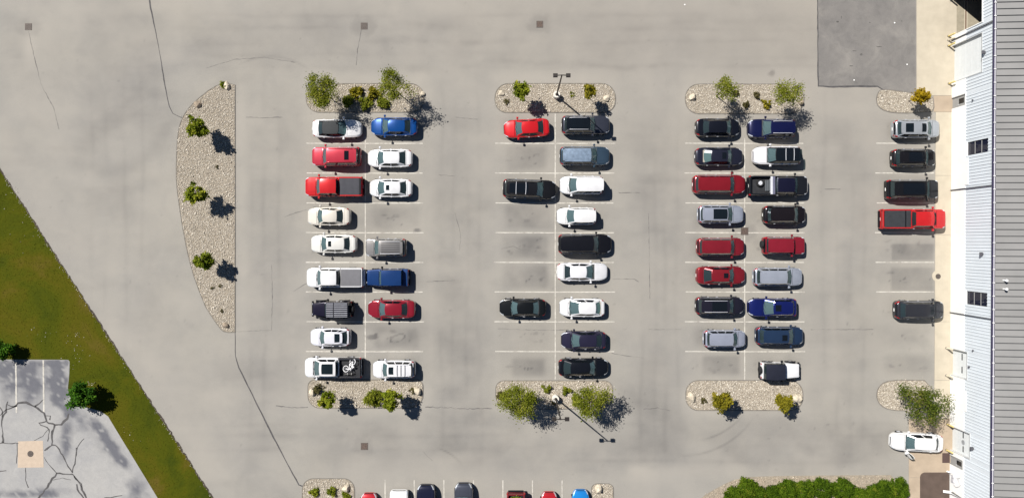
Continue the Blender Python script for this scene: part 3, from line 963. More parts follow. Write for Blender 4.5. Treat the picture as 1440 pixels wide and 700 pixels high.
def leaves(C, T, per, sig, size, r, flat=.0, elong=1.7):
    """C clump centres, T tones -> V, F, tone: per leaf quads about each clump"""
    n = len(C) * per
    ctr = np.repeat(C, per, 0) + r.normal(0, 1, (n, 3)) * sig
    sz = size * np.exp(r.normal(0, .25, n))
    nrm = r.normal(0, 1, (n, 3)); nrm[:, 2] = np.abs(nrm[:, 2]) + .55
    nrm /= np.linalg.norm(nrm, axis=1, keepdims=True)
    t = np.cross(nrm, r.normal(0, 1, (n, 3))); t /= np.linalg.norm(t, axis=1, keepdims=True) + 1e-9
    u = np.cross(nrm, t)
    a = t * (sz * elong * .5)[:, None]; b = u * (sz * .5)[:, None]
    bend = nrm * (sz * .18)[:, None]
    V = np.stack([ctr - a, ctr + b - bend * .3 + bend, ctr + a, ctr - b + bend * .7], 1).reshape(-1, 3)
    F = np.arange(4 * n).reshape(-1, 4)
    tone = np.repeat(np.clip(np.repeat(T, per) + r.normal(0, .13, n), 0, 1), 4)
    return V, F, tone


def crown_points(r, n, rx, ry, rz, shell=.55, lop=None, gap=0.0):
    P = []
    while len(P) < n:
        d = r.normal(0, 1, 3); d /= np.linalg.norm(d)
        k = 1 + .22 * math.sin(3 * math.atan2(d[1], d[0]) + (lop or 0)) + .12 * math.sin(5 * math.atan2(d[1], d[0]) + 2.1 * (lop or 0))
        q = d * (shell + (1 - shell) * r.random() ** .6) * k
        P.append((q[0] * rx, q[1] * ry, q[2] * rz))
    return np.array(P)


def tree(px, py, zc, rx, ry, rz, kind, label, nclump=46, per=46, sig=.22, size=.13, seed=0, name="small_tree", cat="tree", group=None, shell=.5, lean=(0, 0), trunk_r=.055, twigs=True):
    """px, py: where the photo shows the crown's middle; zc: height of that middle; radii in metres"""
    r = np.random.default_rng(seed * 13 + int(px * 3 + py))
    x, y = gp(px, py, zc)
    bx, by = x - lean[0], y - lean[1]
    root = empty(name, (bx, by, 0))
    tag(root, label, cat, group)
    C = crown_points(r, nclump, rx, ry, rz, shell, seed)
    C += np.array([lean[0], lean[1], zc])
    C[:, 2] = np.maximum(C[:, 2], .12)
    # limbs
    g = G()
    top = Vector((lean[0], lean[1], zc + rz * .35))
    mid_ = Vector((lean[0] * .35 + r.normal(0, .03), lean[1] * .35 + r.normal(0, .03), zc * .55))
    g.tube([(0, 0, -.05), (lean[0] * .12, lean[1] * .12, zc * .22), mid_, (lean[0] * .8, lean[1] * .8, zc * .85), top], [trunk_r * 1.25, trunk_r, trunk_r * .85, trunk_r * .6, trunk_r * .25], 7)
    g.build("trunk", M['bark'], root)
    if twigs:
        idx = r.permutation(len(C))[:min(16, len(C))]
        gl = G()
        for i in idx:
            c = Vector(C[i])
            st = mid_.lerp(top, float(r.uniform(0, .8)))
            m2 = st.lerp(c, .5) + Vector((0, 0, float(r.uniform(-.05, .12))))
            gl.tube([st, m2, c], [trunk_r * .42, trunk_r * .28, trunk_r * .1], 5)
        gl.build("limbs", M['bark'], root)
    T = np.clip(r.normal(.5, .17, len(C)), .1, .95)
    V, F, tone = leaves(C, T, per, sig, size, r)
    link("crown", np_mesh("crown", V, F, tone, LEAF[kind]), root)
    return root


def shrub(px, py, rad, h, kind, label, n=34, per=34, size=.11, seed=0, name="shrub", group="low shrubs on the gravel islands", stems=True, sig=None):
    r = np.random.default_rng(seed * 17 + int(px * 5 + py))
    x, y = gp(px, py, h * .5)
    root = empty(name, (x, y, .02))
    tag(root, label, "shrub", group)
    C = crown_points(r, n, rad, rad, h * .55, .45, seed + 1)
    C[:, 2] = np.maximum(C[:, 2] + h * .5, .06)
    T = np.clip(r.normal(.52, .18, n), .05, .97)
    V, F, tone = leaves(C, T, per, sig or rad * .17, size, r)
    link("foliage", np_mesh("foliage", V, F, tone, LEAF[kind]), root)
    if stems:
        g = G()
        for i in r.permutation(n)[:7]:
            g.tube([(0, 0, 0), tuple(C[i] * np.array([.5, .5, .6])), tuple(C[i])], [.022, .016, .006], 4)
        g.build("stem", M['bark'], root)
    return root


LACY = "loose trees on the gravel islands"
tree(451.5, 127.5, 3.7, 1.42, 1.5, .95, 'olive', "full olive green tree at the rounded end of the two-tree island", 62, 84, .25, .078, 1, "island_tree", group=LACY)
tree(554, 122, 3.8, 1.5, 1.4, .95, 'olive', "straggly olive green tree above the blue sedan", 48, 72, .23, .078, 2, "island_tree", group=LACY, shell=.35)
tree(1021, 124.5, 3.4, 1.1, 1.05, .85, 'olive', "slim sparse tree above the black car", 32, 62, .20, .074, 3, "island_tree", group=LACY, shell=.35)
tree(1110.5, 130, 3.6, 1.55, 1.15, .9, 'olive', "wide thin tree above the navy car with roof rails", 46, 60, .25, .074, 4, "island_tree", group=LACY, shell=.35)
tree(731, 563, 3.5, 1.75, 1.5, 1.3, 'olive', "broad olive green tree beside the lower lamp post, below the stained empty stall", 64, 92, .27, .080, 5, "island_tree", group=LACY, lean=(.1, -.2))
tree(831.5, 564, 3.5, 1.6, 1.45, 1.25, 'olive', "olive green tree between the lower lamp post and a small dark boulder", 56, 86, .26, .078, 6, "island_tree", group=LACY)
tree(1301, 567, 3.6, 2.05, 1.5, 1.5, 'mixed', "green tree reaching over the sidewalk near the white sedan with the open door", 60, 80, .28, .088, 7, "island_tree", group=LACY)
ST = "young trees on thin trunks"
tree(278, 180, 2.45, .98, .92, .85, 'green', "topmost of three round young trees on the long island", 40, 44, .13, .14, 8, group=ST, trunk_r=.04)
tree(275.5, 272.5, 2.4, .92, .85, .8, 'green', "middle of three round young trees on the long island", 38, 42, .13, .14, 9, group=ST, trunk_r=.04)
tree(286, 366, 2.35, .78, .82, .75, 'green', "lowest of three round young trees on the long island", 36, 42, .12, .14, 10, group=ST, trunk_r=.04)
tree(459, 562.5, 2.45, .74, .72, .65, 'green', "young tree below the white pickup carrying a bicycle", 34, 42, .12, .13, 11, group=ST, trunk_r=.04)
tree(548.5, 562, 2.7, .85, .88, .8, 'green', "young tree with tiered leaves below the white car with roof rack", 38, 44, .13, .14, 12, group=ST, trunk_r=.04)
tree(732.5, 128, 2.65, .72, .70, .6, 'green', "young tree above the bright red sedan", 32, 40, .13, .13, 13, group=ST, trunk_r=.035)
tree(831, 130, 2.6, .72, .62, .5, 'yellow', "young yellow green tree above the black car with the glossy roof", 26, 34, .12, .13, 14, group=ST, trunk_r=.035)
tree(1295.5, 136, 2.2, .66, .66, .55, 'gold', "young golden tree on the corner island next to the sidewalk", 30, 40, .12, .13, 15, group=ST, trunk_r=.035)
tree(1015.5, 564, 2.7, .85, .85, .75, 'yellow', "larger yellow green young tree on the island below the white off-roader", 40, 46, .13, .12, 31, group="yellow young trees", trunk_r=.04)
tree(1104, 566, 2.5, .72, .74, .65, 'yellow', "smaller yellow green young tree beside the wide cream boulder", 36, 42, .12, .12, 32, group="yellow young trees", trunk_r=.04)
shrub(525, 560.5, .78, .85, 'olive', "rounded dense shrub touching the tiered young tree", 40, 44, .10, 3)
shrub(501.5, 131, .62, .6, 'yellow', "spreading yellowish shrub between the two trees, the topmost of five", 24, 26, .13, 4)
shrub(488, 143.5, .58, .6, 'olive', "dark shrub in the tree shade beside the pale stones", 24, 26, .13, 5)
shrub(512.5, 145.5, .60, .55, 'olive', "shrub at the edge of the tree shade above the gap between two cars", 24, 26, .13, 6)
shrub(525.5, 132, .55, .55, 'yellow', "yellowish shrub beside the straggly olive tree", 24, 26, .13, 7)
shrub(538, 145, .55, .55, 'olive', "lower shrub above the hood of the blue sedan", 22, 26, .13, 8)
shrub(446, 547.5, .42, .45, 'dry', "dry brownish shrub next to a tan boulder below the white pickup", 22, 26, .09, 9)
shrub(580, 548.5, .30, .3, 'dry', "tiny dry shrub next to the round cream boulder", 14, 20, .08, 10)
shrub(769, 546, .40, .45, 'olive', "small leafy shrub above the lower lamp post", 16, 20, .11, 11)
shrub(796, 549.5, .44, .45, 'olive', "small leafy shrub beside the lower lamp post shadow", 16, 20, .11, 12)
shrub(809.5, 561.5, .48, .5, 'olive', "rounded shrub touching the tree next to the lower lamp post shadow", 26, 28, .10, 13)
shrub(703.5, 556.5, .36, .5, 'dry', "dark dry shrub at the rounded end of the lower lamp post island", 20, 26, .09, 14)
shrub(780, 565, .34, .35, 'dry', "small shrub in shade below the lower lamp post base", 14, 22, .09, 15)
shrub(1049, 148, .34, .4, 'dry', "small dark shrub between the slim tree and the wide tree", 16, 22, .09, 16)
shrub(1063.5, 134, .32, .35, 'dry', "small reddish brown shrub above the gap between two cars", 14, 22, .08, 17)
shrub(1078, 146, .40, .45, 'yellow', "small yellowish shrub beside the wide thin tree", 16, 24, .10, 18)
shrub(1034, 131, .30, .35, 'dry', "brown shrub half under the slim sparse tree", 14, 20, .09, 19)
shrub(988.8, 563, .30, .25, 'dry', "grey green weed tuft beside the tall cream boulder", 14, 22, .07, 20)
shrub(313.5, 119.8, .32, .3, 'green', "small green tuft at the upper tip of the long island", 14, 22, .08, 21)
shrub(441.5, 691.5, .42, .4, 'green', "grassy green tuft on the bottom island, the one farthest from the cream boulder", 18, 30, .09, 22)
shrub(466, 690, .44, .4, 'green', "grassy green tuft on the bottom island between another tuft and the boulder", 18, 30, .09, 23)
shrub(486.5, 697, .42, .4, 'green', "grassy green tuft just below the cream boulder on the bottom island", 18, 30, .09, 24)
shrub(713, 142, .32, .16, 'dry', "flat dry weed patch on the upper lamp post island above the red sedan", 16, 14, .06, 25, stems=False)
shrub(804, 133, .28, .16, 'olive', "small weed beside the upper lamp post", 12, 14, .06, 26, stems=False)
for i, (px, py) in enumerate(((299, 405), (310, 402), (312, 437), (306, 235), (455, 545))):
    shrub(px, py, .20, .12, 'dry', ["dry weed on the long island below the lowest young tree", "second dry weed on the long island below the lowest young tree", "dry weed above the dark boulder at the lower tip of the long island",
                                    "dead twig on the long island below the topmost young tree's shadow", "dry weed between the dry shrub and the white pickup"][i], 10, 10, .05, 30 + i, name="weed", stems=False)
# big trees at the grass
tree(4, 492, 1.25, .92, .75, .6, 'dark', "dark leafy tree at the corner of the lawn above the old parking lot", 44, 54, .15, .11, 20, "lawn_tree", group="trees on the lawn", trunk_r=.08)
tree(113, 556, 1.75, 1.15, 1.12, .8, 'dark', "large dark green tree beside the curved corner of the old parking lot", 64, 60, .17, .12, 21, "lawn_tree", group="trees on the lawn", trunk_r=.10)
# hedge
hp = [(1033, 692, 1.0), (1052, 683.5, 1.2), (1070, 694, 1.0), (1089, 692, 1.05), (1108, 684.5, 1.15), (1133, 685, 1.2), (1158, 682.5, 1.2), (1186, 684, 1.25), (1209, 695, 1.0), (1226, 692, 1.05), (1243, 685, 1.15), (1265, 683, 1.25)]
nth = ["first", "second", "third", "fourth", "fifth", "sixth", "seventh", "eighth", "ninth", "tenth", "eleventh", "twelfth"]
for i, (px, py, ra) in enumerate(hp):
    r = np.random.default_rng(800 + i)
    h = 1.25 + .1 * (i % 3)
    h *= .85; ra *= .86
    x, y = gp(px, py + 3.5, h * .6)
    root = empty("hedge_bush", (x, y - .15, .02))
    tag(root, "round green hedge bush at the bottom edge, %s counted from the driveway end" % nth[i], "bush", "hedge bushes at the bottom edge")
    n = 110
    d = r.normal(0, 1, (n, 3)); d /= np.linalg.norm(d, axis=1, keepdims=True); d[:, 2] = np.abs(d[:, 2])
    C = d * np.array([ra, ra, h * .85]) * r.uniform(.72, 1.0, (n, 1)) * (1 + .08 * np.sin(4 * np.arctan2(d[:, 1], d[:, 0]) + i))[:, None]
    C[:, 2] += .12
    V, F, tone = leaves(C, np.clip(r.normal(.40 + .14 * math.sin(i * 1.7), .20, n), 0, 1), 62, .11, .075, r)
    link("foliage", np_mesh("foliage", V, F, tone, LEAF['hedge']), root)
    g = G()
    for k in range(6):
        g.tube([(0, 0, 0), tuple(C[k] * .5), tuple(C[k] * .9)], [.03, .02, .008], 4)
    g.build("stem", M['bark'], root)
    if i == 0 or i % 2 == 0:   # the row is two deep
        pass

# ------------------------------------------------------------------ lamp posts
M['bronze'] = plain("dark_bronze_metal", (.035, .030, .028), .5, .3, var=.15)
M['footing'] = plain("lamp_footing_concrete", (.60, .57, .50), .8, var=.08)
M['lens'] = plain("lamp_lens", (.35, .34, .31), .3, 0, var=.05)


def lamp_post(px, py, h, label):
    x, y = gp(px, py)
    root = empty("lamp_post", (x, y, 0))
    tag(root, label, "lamp post", "lamp posts on the gravel islands")
    G().lathe([(.36, 0), (.36, .72), (.33, .76), (0, .76)], 20).build("footing", M['footing'], root)
    G().lathe([(.17, .762), (.17, .80), (.10, .82)], 8).build("base_plate", M['bronze'], root)
    G().tube([(0, 0, .80), (0, 0, h * .5), (0, 0, h)], [.085, .075, .06], 8).build("pole", M['bronze'], root)
    G().tube([(-.42, 0, h - .08), (0, 0, h - .02), (.42, 0, h - .08)], .045, 6).build("arm", M['bronze'], root)
    for sx in (-1, 1):
        f = G().bbox(sx * .58 - .20, sx * .58 + .20, -.17, .17, h - .22, h - .02, .04).build("lamp_head", M['bronze'], root)
        G().box(sx * .58 - .15, sx * .58 + .15, -.12, .12, h - .232, h - .223).build("lens", M['lens'], f)


lamp_post(782.5, 135, 8.7, "twin-head lamp post on the upper island between two young trees")
lamp_post(781, 558.6, 8.7, "twin-head lamp post on the lower island between two olive trees")

# ------------------------------------------------------------------ litter
M['white'] = plain("white_scrap", (.85, .85, .83), .6, var=.03)
for px, py, lb in ((963, 7, "scrap of white litter near the top edge of the driveway"), (1258, 32.5, "white scrap on the grey asphalt patch close to the building's open door"), (1275.5, 91, "tiny white scrap at the lower side of the grey asphalt patch by the apron"), (1201, 113, "white scrap near the sealed lower edge of the grey asphalt patch")):
    x, y = gp(px, py)
    g = G()
    g.grid([[(-.06, -.05, .012), (0, -.06, .035), (.06, -.04, .012)], [(-.07, 0, .03), (0, 0, .05), (.07, .01, .028)], [(-.05, .06, .012), (.01, .06, .03), (.06, .05, .012)]])
    o = g.build("paper_scrap", M['white'], None, None, (x, y, .0))
    tag(o, lb, "litter", "white litter")

# ------------------------------------------------------------------ the long metal building
M['siding'] = plain("pale_metal_siding", (.585, .63, .665), .45, 0, var=.03, scale=.6)
M['base'] = plain("white_base_wall", (.78, .78, .75), .8, var=.03)
M['door'] = plain("pale_door_panel", (.60, .625, .625), .55, var=.03)
M['greydoor'] = plain("grey_steel_door", (.30, .30, .29), .5, var=.06)
M['jamb'] = plain("pale_wall_core", (.55, .56, .56), .7, var=.04)
M['roofmetal'] = plain("grey_roof_sheet", (.24, .238, .232), .6, .0, var=.08, scale=.35)
M['roofseam'] = plain("roof_seam", (.105, .106, .108), .6, .1, var=.1)
M['gutter'] = plain("dark_gutter", (.045, .040, .080), .5, .1, var=.12)
M['darkpipe'] = plain("dark_pipe", (.07, .07, .08), .5)
M['yellow'] = plain("faded_yellow_paint", (.62, .50, .20), .6, var=.12, scale=6)
M['palepost'] = plain("pale_post_paint", (.62, .55, .42), .6, var=.12, scale=6)
M['inside'] = plain("dim_interior", (.16, .15, .14), .9)

bld = empty("warehouse_building", (44.49, 0, 0), R(-0.33))
tag(bld, "long pale metal building with grey ribbed roof along the parking stalls", "building")
ZB, ZE, YA, YB = 2.17, 6.58, -36.6, 36.6
OPEN = [(21.2, 24.9, 0, 4.52), (16.4, 20.1, 0, 4.52), (13.75, 14.77, 0, 2.12), (8.6, 9.9, 2.43, 5.41), (-6.08, -4.78, 2.43, 5.41),
        (-13.5, -10.85, 0, 2.6), (-21.2, -18.77, 0, 3.07), (-22.58, -21.75, 0, 2.05)]


def free_z(ym, z0, z1):
    """z intervals of a wall column not taken by an opening"""
    iv = [(z0, z1)]
    for (a, b_, c, d) in OPEN:
        if a < ym < b_:
            out = []
            for (p_, q_) in iv:
                if d <= p_ or c >= q_: out.append((p_, q_)); continue
                if c > p_ + .01: out.append((p_, c))
                if d < q_ - .01: out.append((d, q_))
            iv = out
    return iv


cuts = sorted({YA, YB} | {e for o_ in OPEN for e in o_[:2]})
gw, gb = G(), G()
for a, b_ in zip(cuts[:-1], cuts[1:]):
    for (p_, q_) in free_z((a + b_) / 2, 0, ZE):
        gw.box(.03, .30, a, b_, p_, q_)
    for (p_, q_) in free_z((a + b_) / 2, 0, ZB):
        gb.box(-.035, .027, a + .001, b_ - .001, p_, q_)
gw.build("wall_core", M['jamb'], bld, None)
gb.build("base_wall", M['base'], bld, None)
PW = .915
full = {}


def siding(w_, h, ribs):
    key = (round(w_, 3), round(h, 3), tuple(round(r_, 3) for r_ in ribs))
    if key in full: return full[key]
    g = G()
    rh, rw, rt = .045, .055, .028
    prof = [(0.004, 0.0)]
    for r_ in ribs:
        prof += [(max(.005, r_ - rw), 0), (max(.006, r_ - rt), -rh), (min(w_ - .006, r_ + rt), -rh), (min(w_ - .005, r_ + rw), 0)]
    prof += [(w_ - .004, 0.0)]
    g.grid([[(x, y, 0) for y, x in prof], [(x, y, h) for y, x in prof]], flip=True)
    full[key] = g.mesh("siding_panel", M['siding'], 25)
    return full[key]


n = int(round((YB - YA) / PW))
for k in range(n):
    ya, yb = YA + k * PW, YA + (k + 1) * PW
    e = [ya] + [c for c in cuts if ya + .03 < c < yb - .03] + [yb]
    for a, b_ in zip(e[:-1], e[1:]):
        ribs = [ya + PW / 6 + i * PW / 3 - a for i in range(3)]
        ribs = [r_ for r_ in ribs if .06 < r_ < b_ - a - .06]
        for (p_, q_) in free_z((a + b_) / 2, ZB + .004, ZE):
            if q_ - p_ > .05: link("siding_panel", siding(b_ - a, q_ - p_, ribs), bld, (0.02, a, p_))
# flashing along the foot of the siding and under the eave
G().box(-.06, .0, YA, 16.39, ZB - .03, ZB + .003).build("base_flashing", M['siding'], bld, None) if False else None
G().box(-.16, .01, YA, YB, ZE - .16, ZE - .02).build("fascia", plain("white_fascia", (.74, .74, .78), .5, var=.03), bld, None)

# roof
SL = 1 / 12.
RX = 16.0
px0 = -.10
RPW = .62
g = G()
zf = lambda x: ZE + .05 + (x - px0) * SL
g.grid([[(px0, .003, zf(px0)), (px0, RPW - .003, zf(px0))], [(RX, .003, zf(RX)), (RX, RPW - .003, zf(RX))]], 0)
for (a, b_, h, mt) in ((-.045, .045, .0, 0),):
    pass
seam = [(.0, .0), (.012, .085), (.052, .085), (.064, .0)]
g.grid([[(px0, y, zf(px0) + h) for y, h in seam], [(RX, y, zf(RX) + h) for y, h in seam]], 1)
g.face([(px0, y, zf(px0) + h) for y, h in seam], 1)
g.face([(px0, 0, zf(px0) - .03), (px0, RPW - .003, zf(px0) - .03), (px0, RPW - .003, zf(px0)), (px0, 0, zf(px0))], 0)
rp = g.mesh("roof_panel", [M['roofmetal'], M['roofseam']], None)
nrp = int((YB - YA + .3) / RPW)
for k in range(nrp):
    link("roof_panel", rp, bld, (0, YA - .15 + k * RPW + .13, 0))
g = G()
g.face([(RX, YA, zf(RX)), (2 * RX, YA, ZE), (2 * RX, YB, ZE), (RX, YB, zf(RX))])
g.face([(2 * RX, YA, 0), (2 * RX, YB, 0), (2 * RX, YB, ZE), (2 * RX, YA, ZE)])
g.face([(.3, YA, 0), (2 * RX, YA, 0), (2 * RX, YA, ZE), (RX, YA, zf(RX) - .01), (.3, YA, ZE)])
g.face([(.3, YB, 0), (2 * RX, YB, 0), (2 * RX, YB, ZE), (RX, YB, zf(RX) - .01), (.3, YB, ZE)])
g.build("rear_shell", M['roofmetal'], bld, None)
# gutter: an open trough with bright hangers
g = G()
x0, x1, zt_ = -.33, -.112, ZE + .03
g.box(x0, x1, YA, YB, zt_ - .16, zt_ - .13); g.box(x0, x0 + .02, YA, YB, zt_ - .129, zt_); g.box(x1 - .02, x1, YA, YB, zt_ - .129, zt_)
g.build("gutter", M['gutter'], bld, None)
hg = G().box(x0 + .03, x1 + .02, -.03, .03, zt_ - .02, zt_ + .012).mesh("gutter_hanger", M['white'], None)
for k in range(1, nrp, 2):
    link("gutter_hanger", hg, bld, (0, YA - .15 + k * RPW + .16, 0))
for yl in (20.69, 5.36, -7.15):
    o = G().box(-.14, -.046, yl - .04, yl + .04, .05, ZE - .17).build("downspout", M['darkpipe'], bld, None)
g = G()
g.tube([(-.22, -25.4, ZE - .2), (-.22, -25.4, .75), (-.34, -25.4, .50), (-.85, -25.4, .28)], .14, 10)
tag(g.build("downspout", M['base'], bld), "wide white downspout with a kicked-out foot")

# windows
for (a, b_) in ((8.6, 9.9), (-6.08, -4.78)):
    g = G()
    z0, z1, t = 2.43, 5.41, .05
    g.box(.10, .16, a, a + t, z0, z1); g.box(.10, .16, b_ - t, b_, z0, z1); g.box(.10, .16, a + t, b_ - t, z0, z0 + t); g.box(.10, .16, a + t, b_ - t, z1 - t, z1)
    fr = g.build("window", M['black'], bld, None)
    for k in range(3):
        zz = z0 + t + k * (z1 - z0 - 2 * t) / 3
        G().box(.125, .14, a + t, b_ - t, zz + .02, zz + (z1 - z0 - 2 * t) / 3 - .02).build("pane", M['pane'], fr, None)
        if k: G().box(.105, .15, a + t + .001, b_ - t - .001, zz - .05, zz + .018).build("mullion", M['greydoor'], fr, None)
    G().box(-.06, .10, a - .04, b_ + .04, z0 - .06, z0 - .002).build("sill", M['base'], fr, None)
    G().box(.5, .52, a - .5, b_ + .5, z0 - .5, z1 + .3).build("blind_wall", M['inside'], fr, None)


def overhead_door(y0, y1, h, rec, nsec, slots, label):
    root = empty("overhead_door", (0, 0, 0)); root.parent = bld
    root['label'] = label
    hh = h / nsec
    for k in range(nsec):
        G().bbox(rec, rec + .05, y0 + .01, y1 - .01, k * hh + .004, (k + 1) * hh - .004, .006).build("door_section", M['door'], root, None)
    for (a, b_) in slots:
        o = G().box(rec - .012, rec + .004, a, b_, hh * 2 + .1 if nsec > 3 else hh * 1.5, (hh * 2 + .24) if nsec > 3 else hh * 1.5 + .16).build("window_slot", M['gap'], root, None)
    g = G()
    g.box(-.05, .06, y0 - .06, y0 - .002, 0, h); g.box(-.05, .06, y1 + .002, y1 + .06, 0, h); g.box(-.05, .06, y0 - .06, y1 + .06, h + .002, h + .07)
    g.build("door_frame", plain("door_frame_grey", (.42, .43, .43), .6), root, None)
    return root


overhead_door(16.4, 20.1, 4.52, .22, 5, [], "closed pale loading door beside the open dark doorway")
overhead_door(-13.5, -10.85, 2.6, .24, 4, [(-13.1, -12.45), (-11.8, -11.15)], "pale garage door with two dark window slots")
d4 = overhead_door(-21.2, -18.77, 3.07, .24, 4, [(-20.95, -20.35), (-19.55, -19.0)], "pale garage door with a round emblem between two window slots")
G().lathe([(.24, 0), (.24, .02), (.19, .021), (.19, .004), (0, .004)], 18, axis='x').build("round_emblem", plain("grey_emblem", (.28, .29, .30), .5), d4, 38, (.213, -19.97, 1.72))
g = G()
g.box(.28, 10, 20.3, 36, -.01, .026); g.build("dock_floor", plain("dock_concrete", (.27, .24, .18), .85, var=.12), bld, None)
g = G()
for xx in (1.24, 1.47): g.box(xx - .05, xx + .05, 20.4, 34, .0265, .05)
o = g.build("floor_rail", M['concrete'], bld, None)
G().box(1.295, 1.415, 20.4, 34, .0265, .034).build("floor_channel", plain("rust_brown", (.10, .05, .03), .8), bld, None)
g = G()
g.box(.31, 10, 20.12, 20.25, 0, 6.4); g.box(10.01, 10.1, 20.12, 36, 0, 6.4); g.box(.31, 10, 36.01, 36.1, 0, 6.4)
g.build("inner_wall", M['inside'], bld, None)
g = G()
g.box(-.05, .06, 21.12, 21.198, 0, 4.52); g.box(-.05, .06, 24.902, 24.98, 0, 4.52); g.box(-.05, .06, 21.12, 24.98, 4.522, 4.6)
tag(g.build("door_frame", M['base'], bld, None), "frame of the open dark doorway")


def man_door(y0, y1, h, label, wy0, wy1):
    root = G().box(.05, .10, y0 + .03, y1 - .03, .02, h - .03).build("steel_door", M['greydoor'], bld, None)
    root['label'] = label
    G().box(.035, .052, wy0, wy1, h * .50, h * .86).build("window", M['tint'], root, None)
    G().box(-.045, .06, y0 - .05, y0 + .028, 0, h).build("jamb", M['greydoor'], root, None)
    G().box(-.045, .06, y1 - .028, y1 + .05, 0, h).build("jamb", M['greydoor'], root, None)
    G().lathe([(.03, 0), (.03, .08), (0, .08)], 8, axis='x').build("handle", M['chrome'], root, 38, (-.03, y0 + .13, 1.0))


man_door(13.75, 14.77, 2.12, "grey steel door with a dark square window beside the loading door", 13.98, 14.5)
man_door(-22.58, -21.75, 2.05, "grey steel door with a dark window and a brown mat in front", -22.4, -21.95)
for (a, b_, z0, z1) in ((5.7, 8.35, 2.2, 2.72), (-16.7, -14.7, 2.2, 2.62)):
    G().bbox(-.065, -.03, a, b_, z0, z1, .01).build("bright_wall_patch", M['base'], bld, None)  # white panels added to stand in for bright reflective patches on the wall


def wall_light(y, z, s=1.0):
    g = G()
    g.box(-.10 * s, -.03, -.10 * s, .10 * s, -.12 * s, .12 * s)
    g.bbox(-.36 * s, -.101 * s, -.16 * s, .16 * s, .02 * s, .16 * s, .03)
    o = g.build("wall_light", M['darkpipe'], bld, None, (0, y, z))
    G().box(-.33 * s, -.13 * s, -.12 * s, .12 * s, .005 * s, .018 * s).build("lens", M['lens'], o, None)


wall_light(18.1, 4.95); wall_light(-1.09, 4.8); wall_light(-20.0, 3.6); wall_light(-12.2, 3.0, .6); wall_light(-10.5, 3.55, .5); wall_light(13.9, 3.3, .5)
for yl in (-3.5, -4.3):
    v = G().lathe([(.07, -.05), (.07, .42), (.0, .42)], 10).build("roof_vent", M['white'], bld, 38, (.62, yl, zf(.62)))
    G().lathe([(.13, .42), (.12, .50), (.0, .54)], 10).build("cap", M['white'], v)


def bl(px, py):      # plan position just in front of the wall
    return gp(px, py)


def bollard(px, py, mat, label):
    x, y = gp(px, py)
    root = empty("bollard", (x, y, .03))
    tag(root, label, "bollard", "bollards guarding the building's doors")
    G().lathe([(.085, 0), (.085, .95), (.075, 1.02), (.045, 1.06), (0, 1.07)], 12).build("post", M[mat], root)
    G().lathe([(.12, 0), (.12, .03), (.088, .035)], 12).build("foot_ring", M['darkpipe'], root)


bollard(1330.5, 489, 'palepost', "bollard at the upper side of the garage door with two dark slots")
bollard(1330.5, 527.5, 'palepost', "bollard at the lower side of the garage door with two dark slots")
bollard(1331.5, 596, 'yellow', "yellow bollard beside the green tree at the garage door with emblem")
bollard(1330.5, 632, 'yellow', "yellow bollard beside the brown door mat")
bollard(1333.5, 51.5, 'yellow', "bollard at the edge of the open dark doorway")
bollard(1333.5, 57.2, 'palepost', "pale bollard between the open doorway and the closed loading door")
bollard(1333.5, 65, 'yellow', "bollard at the upper side of the closed loading door")
bollard(1334, 118, 'yellow', "bollard at the lower side of the closed loading door near the golden tree")
bollard(1337, 1, 'darkpipe', "dark bollard at the far side of the open doorway at the top edge")
x, y = gp(1330, 643.2)
o = G().bbox(-.38, .38, -.50, .50, 0, .03, .012).build("door_mat", plain("brown_mat", (.075, .05, .045), .95, var=.2, scale=20), None, None, (x, y, .031))
tag(o, "brown mat in front of the grey door at the building", "door mat")
# meter with looped pipes on the white wall
x, y = gp(1337.2, 671.5)
um = empty("utility_meter", (x - .02, y, .03))
tag(um, "pale utility meter with looped pipes and a kicked-out hose on the white wall", "utility meter")
pm = plain("pale_pipe", (.55, .55, .57), .5, .2, var=.1)
G().bbox(-.36, -.10, -.15, .18, .55, 1.0, .04).build("meter_box", pm, um)
G().lathe([(.17, 0), (.17, .12), (.10, .16), (0, .17)], 14, axis='x').build("regulator", pm, um, 38, (-.34, .42, .75))
g = G()
g.tube([(-.2, .45, 0), (-.2, .45, .62)], .035, 7); g.tube([(-.2, .35, .8), (-.2, .2, .8)], .035, 7)
g.tube([(-.2, -.15, .8), (-.2, -.45, .8), (-.2, -.55, 1.1), (-.2, -.35, 1.55), (-.2, -.05, 1.85), (-.2, .25, 1.6), (-.2, .42, 1.25)], .035, 7)
g.tube([(-.2, .42, 1.25), (-.2, .55, 1.7), (-.2, .35, 1.4)], .028, 7)
g.build("pipe", pm, um)
g = G(); g.tube([(-.15, .75, .7), (-.35, .75, .5), (-.62, .80, .3)], .07, 8); g.build("hose_outlet", M['white'], um)

# ------------------------------------------------------------------ cars
def _sup(d, r, a, p=2.3):
    if d >= r: return 1.0
    s_ = 1 - d / r
    return a + (1 - a) * math.sqrt(max(0.0, 1 - s_ ** p))


def _interp(x, pts):
    if x <= pts[0][0]: return pts[0][1]
    for (a, va), (b, vb) in zip(pts[:-1], pts[1:]):
        if x <= b: return va + (vb - va) * (x - a) / (b - a + 1e-9)
    return pts[-1][1]


